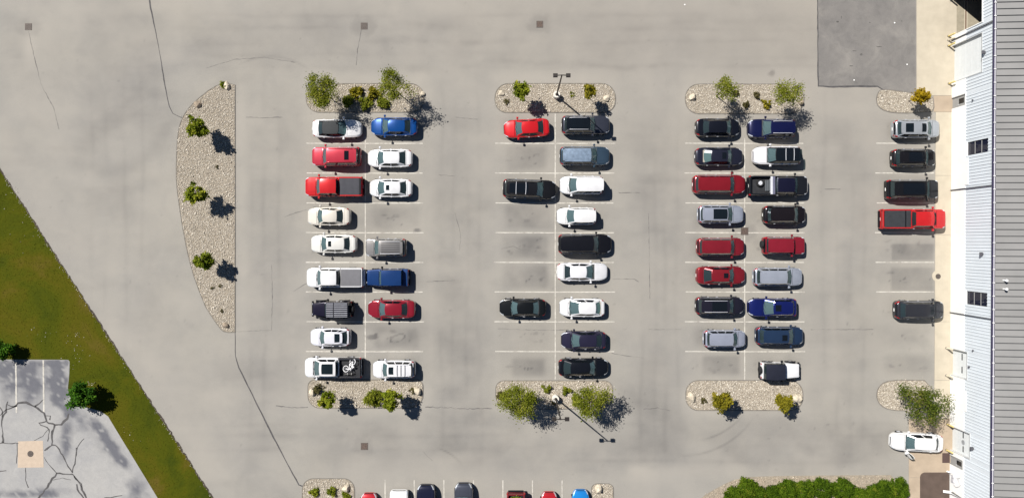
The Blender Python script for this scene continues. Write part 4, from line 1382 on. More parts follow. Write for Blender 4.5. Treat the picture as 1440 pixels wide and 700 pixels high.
# fractions of the length measured from the nose: w0/w1 windshield foot/top, r1/r0 rear glass top/foot
TYPES = {
    'sedan': dict(H=1.45, W=1.83, rf=1.15, af=.40, rr=.85, ar=.48, w0=.235, w1=.385, r1=.735, r0=.865, wb=.90, wr=.65, bow=.20,
                  tops=[(0, .56), (.012, .68), (.05, .76), (.12, .85), (.24, .95), (.5, .96), (.86, 1.03), (.95, 1.02), (.985, .95), (1, .70)],
                  fs=(0, .05, .43, .48, .82, .86, 1.0), win=((1, 2), (3, 4))),
    'hatch': dict(H=1.52, W=1.80, rf=1.05, af=.42, rr=.70, ar=.54, w0=.235, w1=.37, r1=.84, r0=.95, wb=.90, wr=.67, bow=.18,
                  tops=[(0, .58), (.012, .70), (.05, .80), (.12, .89), (.24, .99), (.5, 1.0), (.93, 1.04), (.975, 1.0), (1, .72)],
                  fs=(0, .05, .38, .42, .72, .76, .93, 1.0), win=((1, 2), (3, 4), (5, 6))),
    'suv': dict(H=1.70, W=1.90, rf=1.0, af=.44, rr=.62, ar=.56, w0=.24, w1=.36, r1=.895, r0=.962, wb=.90, wr=.70, bow=.15,
                tops=[(0, .66), (.012, .82), (.05, .93), (.12, 1.01), (.24, 1.08), (.5, 1.09), (.95, 1.12), (.98, 1.04), (1, .78)],
                fs=(0, .045, .345, .385, .66, .70, .94, 1.0), win=((1, 2), (3, 4), (5, 6))),
    'boxy': dict(H=1.80, W=1.90, rf=.52, af=.60, rr=.34, ar=.76, w0=.265, w1=.345, r1=.915, r0=.955, wb=.93, wr=.77, bow=.08,
                 tops=[(0, .70), (.012, .90), (.04, 1.02), (.12, 1.07), (.25, 1.12), (.5, 1.12), (.97, 1.14), (1, .85)],
                 fs=(0, .04, .335, .375, .655, .695, .95, 1.0), win=((1, 2), (3, 4), (5, 6))),
    'van': dict(H=1.76, W=1.98, rf=1.0, af=.46, rr=.50, ar=.62, w0=.215, w1=.37, r1=.93, r0=.965, wb=.91, wr=.74, bow=.20,
                tops=[(0, .62), (.012, .76), (.05, .86), (.12, .95), (.22, 1.04), (.5, 1.04), (.96, 1.06), (1, .8)],
                fs=(0, .07, .35, .38, .68, .71, .95, 1.0), win=((1, 2), (3, 4), (5, 6))),
    'pickup': dict(H=1.88, W=1.98, rf=.68, af=.54, rr=.20, ar=.90, w0=.205, w1=.295, r1=.575, r0=.60, wb=.90, wr=.72, bow=.12,
                   tops=[(0, .76), (.01, .98), (.035, 1.10), (.10, 1.16), (.21, 1.20), (.60, 1.20), (.605, .92), (1, .92)],
                   fs=(0, .05, .48, .54, .92, 1.0), win=((1, 2), (3, 4))),
    'jeep': dict(H=1.84, W=1.86, rf=.10, af=.90, rr=.10, ar=.92, w0=.345, w1=.375, r1=.89, r0=.90, wb=.97, wr=.90, bow=.03,
                 tops=[(0, .80), (.012, 1.02), (.05, 1.06), (.34, 1.12), (.5, 1.12), (.985, 1.12), (1, 1.0)],
                 fs=(0, .03, .36, .41, .68, .72, .96, 1.0), win=((1, 2), (3, 4), (5, 6))),
}
_tyre = G().lathe([(.20, -.10), (.30, -.11), (.335, -.085), (.345, 0), (.335, .085), (.30, .11), (.20, .10), (.20, -.10)], 18, axis='y').mesh("wheel", M['rubber'])
_g = G().lathe([(.0, .075), (.05, .085), (.19, .07), (.20, .095), (.205, .09), (.205, -.05), (0, -.05)], 18, axis='y')
for _k in range(5):
    _t = _k * 1.2566
    _c, _s = math.cos(_t), math.sin(_t)
    _g.tube([(0.03 * _c, .092, .03 * _s), (.19 * _c, .085, .19 * _s)], .022, 5)
_rim = _g.mesh("rim", M['rim'])
_handle = G().bbox(-.09, .09, -.018, .018, -.015, .015, .008).mesh("door_handle", M['chrome'], None)
_seat = {}
for _n in ('seat_d', 'seat_l'):
    _g = G()
    _g.bbox(-.26, .26, -.25, .25, -.16, -.02, .05); _g.bbox(-.34, -.18, -.24, .24, -.02, .42, .05); _g.bbox(-.33, -.21, -.12, .12, .43, .58, .03)
    _seat[_n] = _g.mesh("seat", M[_n])
_wheelsteer = None


class Shell:
    def __init__(s, T, L, W):
        s.T, s.L, s.W = T, L, W
        s.tops = [(a * L, z) for a, z in T['tops']]
        s.wx = (T.get('a0', .185) * L, T.get('a1', .80) * L)
        st = {0, .02, .05, .1, .18, .28, .42, .6, L, L - .02, L - .05, L - .1, L - .18, L - .3, L - .45}
        for wx in s.wx:
            for d in (-.42, -.40, -.36, -.28, -.15, 0, .15, .28, .36, .40, .42): st.add(wx + d)
        for a, z in s.tops: st.add(a)
        for i in range(1, 12): st.add(L * i / 12)
        st = sorted(x for x in st if 0 <= x <= L)
        s.st = [st[0]]
        for x in st[1:]:
            if x - s.st[-1] > .012: s.st.append(x)
        s.st[-1] = L

    def hw(s, x):
        T = s.T
        tp = 1 - T.get('taper', 0) * min(1, max(0, 1.15 - x / (T['w0'] * s.L)))
        return s.W / 2 * tp * min(_sup(x, T['rf'], T['af']), _sup(s.L - x, T['rr'], T['ar']))

    def top(s, x): return _interp(x, s.tops)

    def prof(s, x):
        w_, zt = s.hw(x), s.top(x)
        zb = .24 + .10 * max(0, 1 - x / .5) + .12 * max(0, 1 - (s.L - x) / .5)
        za = 0
        for wx in s.wx:
            d = abs(x - wx)
            if d < .42: za = max(za, .33 + math.sqrt(.42 ** 2 - d * d) * .95)
        zl = max(zb, min(za, zt - .22))
        zm = max(.60, zl + .03)
        zm = min(zm, zt - .17)
        return [(0, zl), (.85 * w_, zl), (w_ * .985, zl + .01), (w_, zm), (w_ * .988, max(zm + .02, zt - .15)), (w_ * .95, zt - .052), (w_ * .84, zt - .008), (w_ * .45, zt + .014), (0, zt + .02)]

    def P(s, x, u):
        """point on the body: x from the nose, u in -8..8 (0 = top middle, 3 = shoulder, 6 = sill)"""
        sg = 1 if u >= 0 else -1
        t = 8 - abs(u)
        i = min(7, int(t)); f = t - i
        p = s.prof(min(max(x, 0), s.L))
        y = p[i][0] * (1 - f) + p[i + 1][0] * f
        z = p[i][1] * (1 - f) + p[i + 1][1] * f
        return Vector((s.L / 2 - x, sg * y, z))

    def N(s, x, u):
        e = .03
        a = s.P(x + e, u) - s.P(x - e, u); b = s.P(x, u + .15) - s.P(x, u - .15)
        n_ = b.cross(a)
        if n_.length < 1e-7: return Vector((0, 0, 1))
        n_.normalize()
        return n_

    def patch(s, xs, us, off, m=0, g=None):
        """a panel lying on the body, its rim folded down to it"""
        g = g or G()
        top = [[s.P(x, u) + s.N(x, u) * off for u in us] for x in xs]
        b = len(g.v)
        g.grid(top, m, flip=False)
        base = lambda x, u: s.P(x, u) - s.N(x, u) * .004
        rim = [(xs[0], u) for u in us] + [(x, us[-1]) for x in xs[1:]] + [(xs[-1], u) for u in us[::-1][1:]] + [(x, us[0]) for x in xs[::-1][1:]]
        up = [s.P(x, u) + s.N(x, u) * off for x, u in rim]; dn = [base(x, u) for x, u in rim]
        g.grid([up, dn], m)
        return g


def lin(a, b, n_):
    return [a + (b - a) * i / (n_ - 1) for i in range(n_)]


COUNT = 0


def car(x0, x1, yc, face, kind, col, label, cat='car', name=None, width=None, roofcol=None, rot=0.0, group="parked cars and trucks", ov=None, sunroof=None, sunroof2=None, bedcol=None, taper=0.0, pano=False,
        rails=None, ribs=0, rack=None, cover=None, spare=None, flare=False, interior='seat_d', rgclear=False, metal=.25, hoodcol=None, vertical=False, toplen=None, door_open=False, plates=True, pillars=None, glints=None):
    """x0, x1: extent of the body along its length in the photo; yc: its middle across"""
    global COUNT
    COUNT += 1
    T = dict(TYPES[kind])
    if ov: T.update(ov)
    zref = .75
    k = (CAM_H - zref) / CAM_H / S
    L = abs(x1 - x0) * k
    W = width or T['W']
    H = T['H']
    if vertical:
        xa, ya = gp(yc, x0, zref); xb, yb = gp(yc, x1, zref)
    else:
        xa, ya = gp(x0, yc, zref); xb, yb = gp(x1, yc, zref)
    rz = {'R': 0, 'L': math.pi, 'U': math.pi / 2, 'D': -math.pi / 2}[face] + R(rot)
    root = empty(name or {'pickup': 'pickup_truck', 'van': 'minivan', 'jeep': 'off_roader', 'suv': 'parked_suv', 'boxy': 'parked_suv'}.get(kind, 'parked_car'), ((xa + xb) / 2, (ya + yb) / 2, 0), rz)
    if root.name.startswith('parked_suv'): pass
    tag(root, label, cat, group)
    T['taper'] = taper
    sh = Shell(T, L, W)
    body_m = paint(col, metal)
    roof_m = roofcol if roofcol else body_m
    pil_m = pillars or (M['black'] if roofcol else body_m)
    sw0, sw1, sr1, sr0 = T['w0'] * L, T['w1'] * L, T['r1'] * L, T['r0'] * L
    bed = kind == 'pickup'
    # ---- body shell
    g = G()
    us = [-8, -7, -6, -5, -4, -3, -2, -1, 0, 1, 2, 3, 4, 5, 6, 7, 8]
    rows = [[sh.P(x, u) for u in us] for x in sh.st]
    nu = len(us)
    b0 = len(g.v)
    for r_ in rows: g.v += [tuple(p) for p in r_]
    cab0, cab1 = sw0 + .12, sr0 - .10
    for i in range(len(rows) - 1):
        xm = (sh.st[i] + sh.st[i + 1]) / 2
        for j in range(nu - 1):
            um = abs((us[j] + us[j + 1]) / 2)
            dark = (cab0 < xm < cab1 and um < 2.2) or (bed and xm > sr0 + .03 and um < 2.6) or um > 6
            g.f.append((b0 + i * nu + j, b0 + (i + 1) * nu + j, b0 + (i + 1) * nu + j + 1, b0 + i * nu + j + 1)); g.m.append(1 if dark else 0)
    for i, rev in ((0, True), (len(rows) - 1, False)):
        f = [b0 + i * nu + j for j in range(nu)]
        g.f.append(tuple(f) if rev else tuple(f[::-1])); g.m.append(0)
    g.build("body", [body_m, M['blackmatt'] if bed else M['dash']], root, 40)
    # ---- greenhouse
    fs = T['fs']; fy = (-1, -.87, -.45, 0, .45, .87, 1)
    wbm, wrm = W / 2 * T['wb'], W / 2 * T['wr']
    zr = H
    lev = (0, .07, .93, 1.0)

    def ring(l, f, v):
        """f 0..1 along, v -1..1 across, l 0 = foot, 1 = roof edge"""
        bw = T['bow'] * (1 - .45 * l)
        sa = sw0 + (sw1 - sw0) * l; sb = sr0 + (sr1 - sr0) * l
        xf = sa + bw * abs(v) ** 2.2; xr = sb - bw * .55 * abs(v) ** 2.2
        x = xf + (xr - xf) * f
        wf = (wbm + (wrm - wbm) * l) * (1 - (.055 if kind in ('sedan', 'hatch') else .02) * (abs(2 * f - .9)) ** 2.2) + .02 * math.sin(math.pi * l)
        zbot = sh.top(x) - .05 * abs(v) ** 3 - .015
        if bed: zbot = 1.20 - .05 * abs(v) ** 3 - .015
        ztop = zr - .045 * abs(v) ** 2.5 - .05 * (2 * f - .95) ** 2
        return Vector((L / 2 - x, v * wf, zbot + (ztop - zbot) * l))
    roof = G(); roof.grid([[ring(1, f, v) for v in lin(-1, 1, 9)] for f in sorted(set(list(fs) + lin(0, 1, 8)))], flip=False)
    fr = G(); ws = G(); rg = G(); sw = {}
    for li in range(3):
        for j in range(6):
            for end in (0, 1):
                q = [[ring(l, end, v) for v in (fy[j], fy[j + 1])] for l in (lev[li], lev[li + 1])]
                tgt = fr
                if li == 1 and 1 <= j <= 4: tgt = ws if end == 0 else rg
                tgt.grid(q, flip=(end == 1) ^ True)
        for i in range(len(fs) - 1):
            for sd in (-1, 1):
                q = [[ring(l, f, sd) for f in (fs[i], fs[i + 1])] for l in (lev[li], lev[li + 1])]
                tgt = fr
                if li == 1 and any(a <= i < b for a, b in T['win']):
                    tgt = sw.setdefault((i, sd), G())
                tgt.grid(q, flip=(sd == 1))
    fr.build("cabin_frame", pil_m, root, 40)
    rf = roof.build("roof", roof_m, root, 40)
    ws.build("windshield", M['glass'], root)
    rg.build("rear_window", M['glass'] if rgclear else M['rear'], root)
    for (i, sd), gg in sw.items():
        if door_open and i == 1 and sd == (1 if face == 'L' else -1): continue
        gg.build("side_window", M['tint'], root)

    def roofpatch(f0, f1, v0, v1, off, g=None, m=0, n_=5):
        g = g or G()
        F, V_ = lin(f0, f1, n_), lin(v0, v1, n_)
        g.grid([[ring(1, f, v) + Vector((0, 0, off)) for v in V_] for f in F], m)
        rim = [(F[0], v) for v in V_] + [(f, V_[-1]) for f in F[1:]] + [(F[-1], v) for v in V_[::-1][1:]] + [(f, V_[0]) for f in F[::-1][1:]]
        g.grid([[ring(1, f, v) + Vector((0, 0, off)) for f, v in rim], [ring(1, f, v) - Vector((0, 0, .004)) for f, v in rim]], m)
        return g
    if pano: sunroof = (.04, .62, -.78, .78) if pano is True else pano
    if sunroof:
        roofpatch(*sunroof, .012).build("sunroof", M['tint'], rf)
    if sunroof2:
        roofpatch(*sunroof2, .012).build("sunroof", M['tint'], rf)
    if kind not in ('jeep', 'pickup'):
        for sd in (-1, 1):
            gg = G(); gg.tube([ring(.05, f, sd) + Vector((0, sd * .006, 0)) for f in lin(.02, .98, 8)], .013, 4); gg.build("window_trim", M['chrome'], root)
    for k_ in range(ribs):
        v = -.62 + 1.24 * k_ / max(1, ribs - 1)
        roofpatch(.12 if not pano else .66, .95, v - .045, v + .045, .014, n_=3).build("roof_rib", roof_m if kind != "boxy" else M["black"], rf)
    if rails is not None:
        for sd in (-1, 1):
            gg = G(); pts = [ring(1, f, sd * .90) + Vector((0, 0, h)) for f, h in ((.06, .0), (.10, .06), (.35, .065), (.65, .065), (.90, .06), (.95, 0))]
            gg.tube(pts, .024, 6); gg.build("roof_rail", rails, root)
    if rack == 'bars':
        for f in (.38, .72):
            gg = G(); gg.tube([ring(1, f, v) + Vector((0, 0, .085)) for v in (-.92, -.5, 0, .5, .92)], .028, 6); gg.build("cross_bar", M['chrome'], root)
    if rack == 'bars3':
        for f in (.45, .62, .80):
            gg = G(); gg.tube([ring(1, f, v) + Vector((0, 0, .075)) for v in (-.92, -.5, 0, .5, .92)], .022, 6); gg.build("cross_bar", M['black'], root)
    if rack == 'slats':
        for k_ in range(8):
            v = -.86 + 1.72 * k_ / 7
            gg = G()
            for (fa, fb) in ((.03, .34), (.38, .98)):
                a, b_ = ring(1, fa, v), ring(1, fb, v)
                zz = max(a.z, b_.z) + .07
                gg.box(b_.x, a.x, a.y - .032, a.y + .032, zz, zz + .03)
            gg.build("rack_slat", plain("rack_aluminium", (.36, .37, .40), .4, .4), rf, None)
        gg = G()
        for f in (.05, .36, .66, .95):
            a = ring(1, f, -.9); b_ = ring(1, f, .9); gg.box(a.x - .02, a.x + .02, a.y, b_.y, a.z + .02, a.z + .067)
        gg.build("rack_frame", M['black'], rf, None)
    # ---- hood, trunk lid, lamps, cowl
    hm = hoodcol or body_m
    h0, h1 = (.16 if kind != 'jeep' else .06), sw0 - (.05 if kind != 'jeep' else .03)
    hu = 1.95 if kind not in ('jeep', 'boxy', 'pickup') else 2.05
    sh.patch(lin(h0 - .02, h1 + .02, 7), lin(-hu - .06, hu + .06, 9), .004).build("hood_gap", M['gap'], root)
    hd = sh.patch(lin(h0, h1, 9), lin(-hu, hu, 9), .016).build("hood", hm, root, 50)
    if kind in ('pickup', 'boxy', 'suv'):
        for sd in (-1, 1):
            sh.patch(lin(h0 + .18, h1 - .1, 5), lin(sd * .95, sd * 1.2, 3), .026).build("hood_crease", hm, hd, 50)
    cg = G(); cg.grid([[ring(0, 0, v) + Vector((dx, 0, .022 + (.006 if dx else .012))) for v in lin(-.94, .94, 9)] for dx in (.10, -.01)], flip=True)
    cg.build("cowl", M['black'], root)
    wp = G()
    for v0, v1 in ((-.75, -.05), (.0, .7)):
        a = ring(.06, 0, v0) + Vector((.02, 0, .03)); b_ = ring(.22, 0, v1) + Vector((.01, 0, .03)); wp.tube([a, b_], .013, 4)
    wp.build("wiper", M['black'], root)
    if kind == 'sedan' and L - sr0 > .25:
        t0, t1 = sr0 + .06, L - .10
        sh.patch(lin(t0 - .02, t1 + .02, 5), lin(-2.0, 2.0, 9), .004).build("trunk_gap", M['gap'], root)
        sh.patch(lin(t0, t1, 6), lin(-1.93, 1.93, 9), .014).build("trunk_lid", body_m, root, 50)
    if kind in ('suv', 'van', 'boxy', 'hatch'):
        sp = G(); sp.grid([[ring(1, 1, v) + Vector((dx, 0, dz)) for v in lin(-.86, .86, 7)] for dx, dz in ((.06, .012), (-.16, .0), (-.17, -.03))]); sp.build("rear_spoiler", roof_m if not pano else body_m, root)
        gg = sh.patch(lin(L - .14, L - .03, 3), lin(-2.2, 2.2, 7), .012); gg.build("rear_bumper_pad", M['black'], root)
    if kind == 'jeep':
        for sd in (-1, 1):
            G().lathe([(.11, 0), (.10, .03), (0, .04)], 12, axis='x').build("headlight", M['lamp'], root, 38, (L / 2 + .0, sd * .52, .86))
            G().box(-L / 2 - .03, -L / 2 + .004, sd * .68 - .07, sd * .68 + .07, .72, .98).build("taillight", M['tail'], root, None)
        G().bbox(L / 2 + .02, L / 2 + .20, -.78, .78, .42, .60, .03).build("front_bumper", M['black'], root)
        G().bbox(-L / 2 - .16, -L / 2 - .02, -.80, .80, .42, .60, .03).build("rear_bumper", M['black'], root)
    else:
        for sd in (-1, 1):
            sh.patch(lin(.045, T.get('hl', .42), 5), lin(sd * 2.15, sd * 3.75, 4) if sd > 0 else lin(-3.75, -2.15, 4), .010).build("headlight", M['lamp'], root)
            if bed:
                G().bbox(-L / 2 - .02, -L / 2 + .10, sd * (W / 2 - .07) - .085, sd * (W / 2 - .07) + .08, .80, 1.18, .02).build("taillight", M['tail'], root)
            else:
                sh.patch(lin(L - .34, L - .035, 4), lin(sd * 2.35, sd * 4.1, 4) if sd > 0 else lin(-4.1, -2.35, 4), .010).build("taillight", M['tail'], root)
        sh.patch(lin(.012, .05, 2), lin(-2.1, 2.1, 5), .008).build("grille", M['black'] if kind != 'pickup' else M['chrome'], root)
    # ---- doors with handles, mirrors, wheels
    dz = [(sw0 + .20, sw0 + .20 + (sr0 - sw0 - .25) * .50), (sw0 + .225 + (sr0 - sw0 - .25) * .50, min(sr0 - .12, sh.wx[1] - .05 if not bed else 9))]
    for sd in (-1, 1):
        for di, (a, b_) in enumerate(dz):
            if b_ - a < .4: continue
            if door_open and di == 0 and sd == (1 if face == 'L' else -1):
                continue
            uu = lin(3.25, 5.6, 4) if sd > 0 else lin(-5.6, -3.25, 4)
            d = sh.patch(lin(a, b_, 5), uu, .010).build("door", body_m, root, 50)
            pt = sh.P(b_ - .17, sd * 3.7) + sh.N(b_ - .17, sd * 3.7) * .03
            link("door_handle", _handle, d, pt)
        mx = L / 2 - (sw0 + .33); my = sh.hw(sw0 + .33)
        gg = G()
        gg.bbox(mx - .10, mx + .10, min(sd * (my + .04), sd * (my + .24)), max(sd * (my + .04), sd * (my + .24)), sh.top(sw0 + .3) - .02, sh.top(sw0 + .3) + .15, .05)
        gg.box(mx - .03, mx + .03, min(sd * (my - .10), sd * (my + .05)), max(sd * (my - .10), sd * (my + .05)), sh.top(sw0 + .3) - .03, sh.top(sw0 + .3) + .02)
        gg.build("wing_mirror", body_m if kind not in ('jeep',) else M['black'], root)
    tw = W / 2 - .10 + (.015 if not flare else .02)
    ws_ = 1.12 if (bed or kind in ('boxy', 'jeep')) else 1.0
    for wx in sh.wx:
        for sd in (-1, 1):
            wh = link("wheel", _tyre, root, (L / 2 - wx, sd * tw, .345 * ws_), (0, 0, 0 if sd > 0 else math.pi), (ws_, 1.0, ws_))
            link("rim", _rim, wh)
    if flare:
        for wx in sh.wx:
            for sd in (-1, 1):
                gg = G()
                arc = [(wx + .56 * math.cos(t), .36 + .50 * math.sin(t)) for t in lin(math.pi * .98, math.pi * .02, 9)]
                yi, yo = sd * (W / 2 - .30), sd * (W / 2 + .10)
                gg.grid([[(L / 2 - a, yy, z + dz_) for a, z in arc] for yy, dz_ in ((yi, .01), (yo * .985, .0), (yo, -.05))], flip=sd < 0)
                gg.build("fender_flare", M['black'], root)
    # ---- what shows through the glass
    zd = 1.02 if kind in ('sedan', 'hatch') else (1.25 if bed else 1.15)
    zs = min(zd, H - .66)
    xd = L / 2 - (sw0 + .28)
    G().bbox(xd - .18, xd + .16, -W * .36, W * .36, zs - .10, zs + .02, .03).build("dashboard", M['dash'], root)
    sx = L / 2 - (sw1 + .32)
    for sd in (-1, 1):
        link("seat", _seat[interior], root, (sx, sd * .36, zs - .06))
        sx2 = L / 2 - (sr1 - (.05 if kind != 'suv' else .9))
        link("seat", _seat[interior], root, ((sx - .72) if bed else (sx - .85), sd * .36, zs - .06))
    if rgclear:
        G().box(L / 2 - sr0 + .05, L / 2 - sr1 + .05, -W * .33, W * .33, sh.top(sr0) + .0, sh.top(sr0) + .035).build("parcel_shelf", M[interior], root)
    if plates and not vertical:
        G().box(-L / 2 - (.19 if spare else .025), -L / 2 - .004 if not spare else -L / 2 - .165, -.16, .16, .62, .74).build("number_plate", M['plate'], root, None)
    # ---- pickup bed
    if bed:
        bs, be = sr0 + .05, L - .02
        for sd in (-1, 1):
            xs = lin(bs, be, 8)
            gg = G()
            o_, i_ = [], []
            ring_ = [[(L / 2 - x, sd * (sh.hw(x) * .995 + .004), .80), (L / 2 - x, sd * (sh.hw(x) * .985), 1.26), (L / 2 - x, sd * (sh.hw(x) * .95), 1.30), (L / 2 - x, sd * (sh.hw(x) - .16), 1.30), (L / 2 - x, sd * (sh.hw(x) - .17), .93)] for x in xs]
            gg.grid(ring_, flip=sd > 0)
            for rr_, fl in ((ring_[0], sd < 0), (ring_[-1], sd > 0)):
                gg.face(rr_ if fl else rr_[::-1])
            gg.build("bed_side", paint(bedcol) if bedcol else body_m, root, 40)
        wt = sh.hw(L - .05) - .17
        G().bbox(-L / 2 + .02, -L / 2 + .12, -wt, wt, .93, 1.29, .03).build("tailgate", paint(bedcol) if bedcol else body_m, root)
        G().bbox(L / 2 - bs - .06, L / 2 - bs, -wt, wt, .93, 1.31, .03).build("bulkhead", body_m, root)
        G().bbox(-L / 2 - .16, -L / 2 + .015, -W * .42, W * .42, .52, .72, .04).build("rear_bumper", M['chrome'] if cover == 'hard' else M['black'], root)
        if cover in ('hard', 'soft', 'soft_end'):
            mt = {'hard': plain("grey_bed_cover", (.125, .125, .135), .55, var=.06), 'soft': plain("black_bed_cover", (.028, .030, .034), .7, var=.15), 'soft_end': plain("charcoal_bed_cover", (.040, .041, .050), .65, var=.1)}[cover]
            a, b_ = L / 2 - bs - .07, -L / 2 + .13
            gg = G()
            nX, nY = 13, 7
            gg.grid([[(a + (b_ - a) * i / (nX - 1), -wt - .05 + (2 * wt + .10) * j / (nY - 1), 1.325 + .02 * math.sin(math.pi * j / (nY - 1)) - (.012 if cover != 'hard' and i % 4 == 0 else 0)) for j in range(nY)] for i in range(nX)], flip=False)
            gg.box(b_, a, -wt - .05, -wt - .03, 1.303, 1.324); gg.box(b_, a, wt + .03, wt + .05, 1.303, 1.324)
            cv = gg.build("bed_cover", mt, root, 40)
            if cover == 'soft_end':
                G().bbox(b_ - .05, b_ + .14, -wt - .04, wt + .04, 1.33, 1.37, .02).build("cover_roll", M['black'], cv)
            if cover == 'soft':
                G().bbox(a - .62, a - .50, -wt - .04, wt + .04, 1.345, 1.372, .01).build("cover_hinge", M['black'], cv)
    if spare:
        G().lathe([(.20, -.11), (.33, -.12), (.38, -.08), (.39, 0), (.38, .08), (.33, .12), (.2, .11)], 18, axis='x').build("spare_wheel", M['rubber'], root, 38, (-L / 2 - .17, spare if spare is not True else 0, .98))
    if door_open:
        sd = 1 if face == 'L' else -1
        hx, hy = L / 2 - (sw0 + .20), sd * sh.hw(sw0 + .2)
        hinge = empty("open_door", (hx, hy, 0), sd * -R(0)); hinge.parent = root
        hinge.rotation_euler = (0, 0, -sd * R(55) if False else sd * R(-52))
        hinge['label'] = "driver's door standing wide open"
        dl = .98
        gg = G()
        gg.grid([[(0, sd * .02, .36), (0, sd * .05, .62), (0, sd * .04, .90), (0, sd * .0, .98)], [(-dl * .5, sd * .03, .34), (-dl * .5, sd * .07, .62), (-dl * .5, sd * .06, .92), (-dl * .5, 0, 1.0)], [(-dl, sd * .02, .38), (-dl, sd * .05, .62), (-dl, sd * .03, .93), (-dl, 0, 1.02)]], flip=sd < 0)
        gg.box(-dl, 0, min(-sd * .10, -sd * .002), max(-sd * .10, -sd * .002), .36, .97)
        gg.tube([(0, 0, .98), (-.38, -sd * .12, 1.36), (-.80, -sd * .16, 1.38), (-dl, -sd * .03, 1.0)], .03, 5)
        gg.build("door_panel", body_m, hinge, 40)
        G().face([(-.06, -sd * .01, 1.0), (-.39, -sd * .12, 1.34), (-.79, -sd * .155, 1.36), (-dl + .03, -sd * .03, 1.02)]).build("door_glass", M['tint'], hinge)
        gg = G(); gg.bbox(-.22, -.02, min(sd * .06, sd * .26), max(sd * .06, sd * .26), .93, 1.08, .04); gg.build("door_mirror", body_m, hinge)
        # opening it leaves in the side
        sh.patch(lin(sw0 + .2, sw0 + 1.15, 4), lin(3.1, 5.7, 4) if sd > 0 else lin(-5.7, -3.1, 4), .006).build("door_opening", M['gap'], root)
    return root, L, W, sh


RED = (.40, .016, .024); BRED = (.50, .018, .020); DRED = (.19, .010, .016); WHITE = (.74, .74, .74); CREAM = (.66, .62, .54); BLACK = (.008, .008, .010); NAVY = (.012, .017, .075)
SILV = (.34, .37, .43); GREY = (.075, .075, .085); CHAR = (.032, .033, .038); SLATE = (.050, .085, .125); BLUE = (.004, .052, .21); DBLUE = (.012, .030, .115); STEEL = (.020, .040, .085)
SV, ST_ = M['chrome'], None
SL_ = plain("slate_roof_sheen", (.17, .225, .30), .4, .2, var=.25, scale=3)  # silvery glare on the roof, put into a paler base colour

# --- block nearest the lawn: cars nosed towards the lawn and behind them
car(439.3, 508.5, 181, 'R', 'sedan', WHITE, "white car with black soft roof at the top of the lawn-side block", roofcol=plain("charcoal_soft_top", (.030, .033, .035), .7, var=.1), pillars=M['black'], ov=dict(w0=.285, w1=.44, r1=.765, r0=.875, wr=.70))
car(521.2, 587, 178.3, 'L', 'sedan', BLUE, "bright blue sedan under the straggly olive tree", ov=dict(w0=.245, w1=.395, r1=.745, r0=.875))
car(438.8, 507.5, 220.3, 'L', 'boxy', (.42, .030, .050), "large pinkish red SUV with a roof hatch and dark rear end", cat='suv', width=1.92, ov=dict(w0=.235, w1=.345, r1=.915, r0=.965, rf=.6, af=.58), rails=paint((.42, .03, .05)), sunroof=(.64, .80, -.62, .62))
car(516.6, 580, 222.6, 'L', 'sedan', WHITE, "white sedan with plain roof, directly below the bright blue sedan", ov=dict(w0=.22, w1=.385, r1=.725, r0=.87))
a5 = car(429.5, 510.5, 262.8, 'L', 'pickup', BRED, "red pickup with charcoal bed cover in the lawn-side block", cat='pickup', cover='soft_end', ov=dict(w0=.205, w1=.30, r1=.575, r0=.595))
car(519.2, 579.8, 264.5, 'L', 'sedan', WHITE, "white sedan with a small dark sunroof beside the red pickup with charcoal cover", sunroof=(.10, .32, -.45, .45), ov=dict(w0=.19, w1=.38, r1=.735, r0=.89), interior='seat_d')
car(431.8, 493, 304.2, 'L', 'sedan', CREAM, "beige sedan with a plain roof below the red pickup", ov=dict(w0=.245, w1=.39, r1=.71, r0=.86))
car(436.6, 501.7, 342.7, 'L', 'sedan', (.70, .69, .64), "cream sedan with a dark sunroof beside a grey boxy SUV", sunroof=(.10, .28, -.48, .48), ov=dict(w0=.235, w1=.38, r1=.755, r0=.88))
car(514.3, 571.5, 348, 'L', 'boxy', (.27, .26, .25), "grey boxy SUV with ribbed roof rack panel", cat='suv', metal=.5, ribs=5, rails=SV, width=1.80, ov=dict(H=1.72, w0=.225, w1=.36, r1=.90))
car(431.8, 511, 390, 'L', 'pickup', WHITE, "white pickup with a grey bed cover", cat='pickup', cover='hard', ov=dict(w0=.195, w1=.295, r1=.565, r0=.61, af=.55, rf=.8))
car(516.6, 574.5, 390, 'L', 'jeep', (.010, .038, .135), "blue off-roader with a two-panel roof", cat='suv', width=1.78, taper=.12, ov=dict(wb=.95, wr=.86, w0=.30, w1=.385, r1=.86, r0=.875))
j12 = car(440.5, 494.5, 434.3, 'L', 'jeep', (.012, .010, .022), "black off-roader with a slatted roof rack and rear spare", cat='suv', width=1.62, rack='slats', spare=True, flare=True, taper=.22, ov=dict(w0=.33, w1=.40, r1=.97, r0=.985, wr=.94))
car(517, 584, 434.2, 'L', 'sedan', (.22, .011, .022), "dark red sedan in front of the black off-roader with roof rack", ov=dict(w0=.235, w1=.39, r1=.73, r0=.86))
car(436, 493, 473.8, 'L', 'hatch', (.70, .70, .74), "small silvery white car with a black hatch window, above the pickup with a bicycle", cat='car', roofcol=None, ov=dict(w0=.25, w1=.40, r1=.80, r0=.95), sunroof=(.62, .94, -.72, .72))
a15 = car(429.2, 508.5, 516, 'L', 'pickup', WHITE, "white pickup with a bicycle in its open bed", cat='pickup', bedcol=(.045, .045, .050), cover='none_dark', sunroof=(.12, .84, -.72, .72), ov=dict(w0=.17, w1=.305, r1=.585, r0=.60))
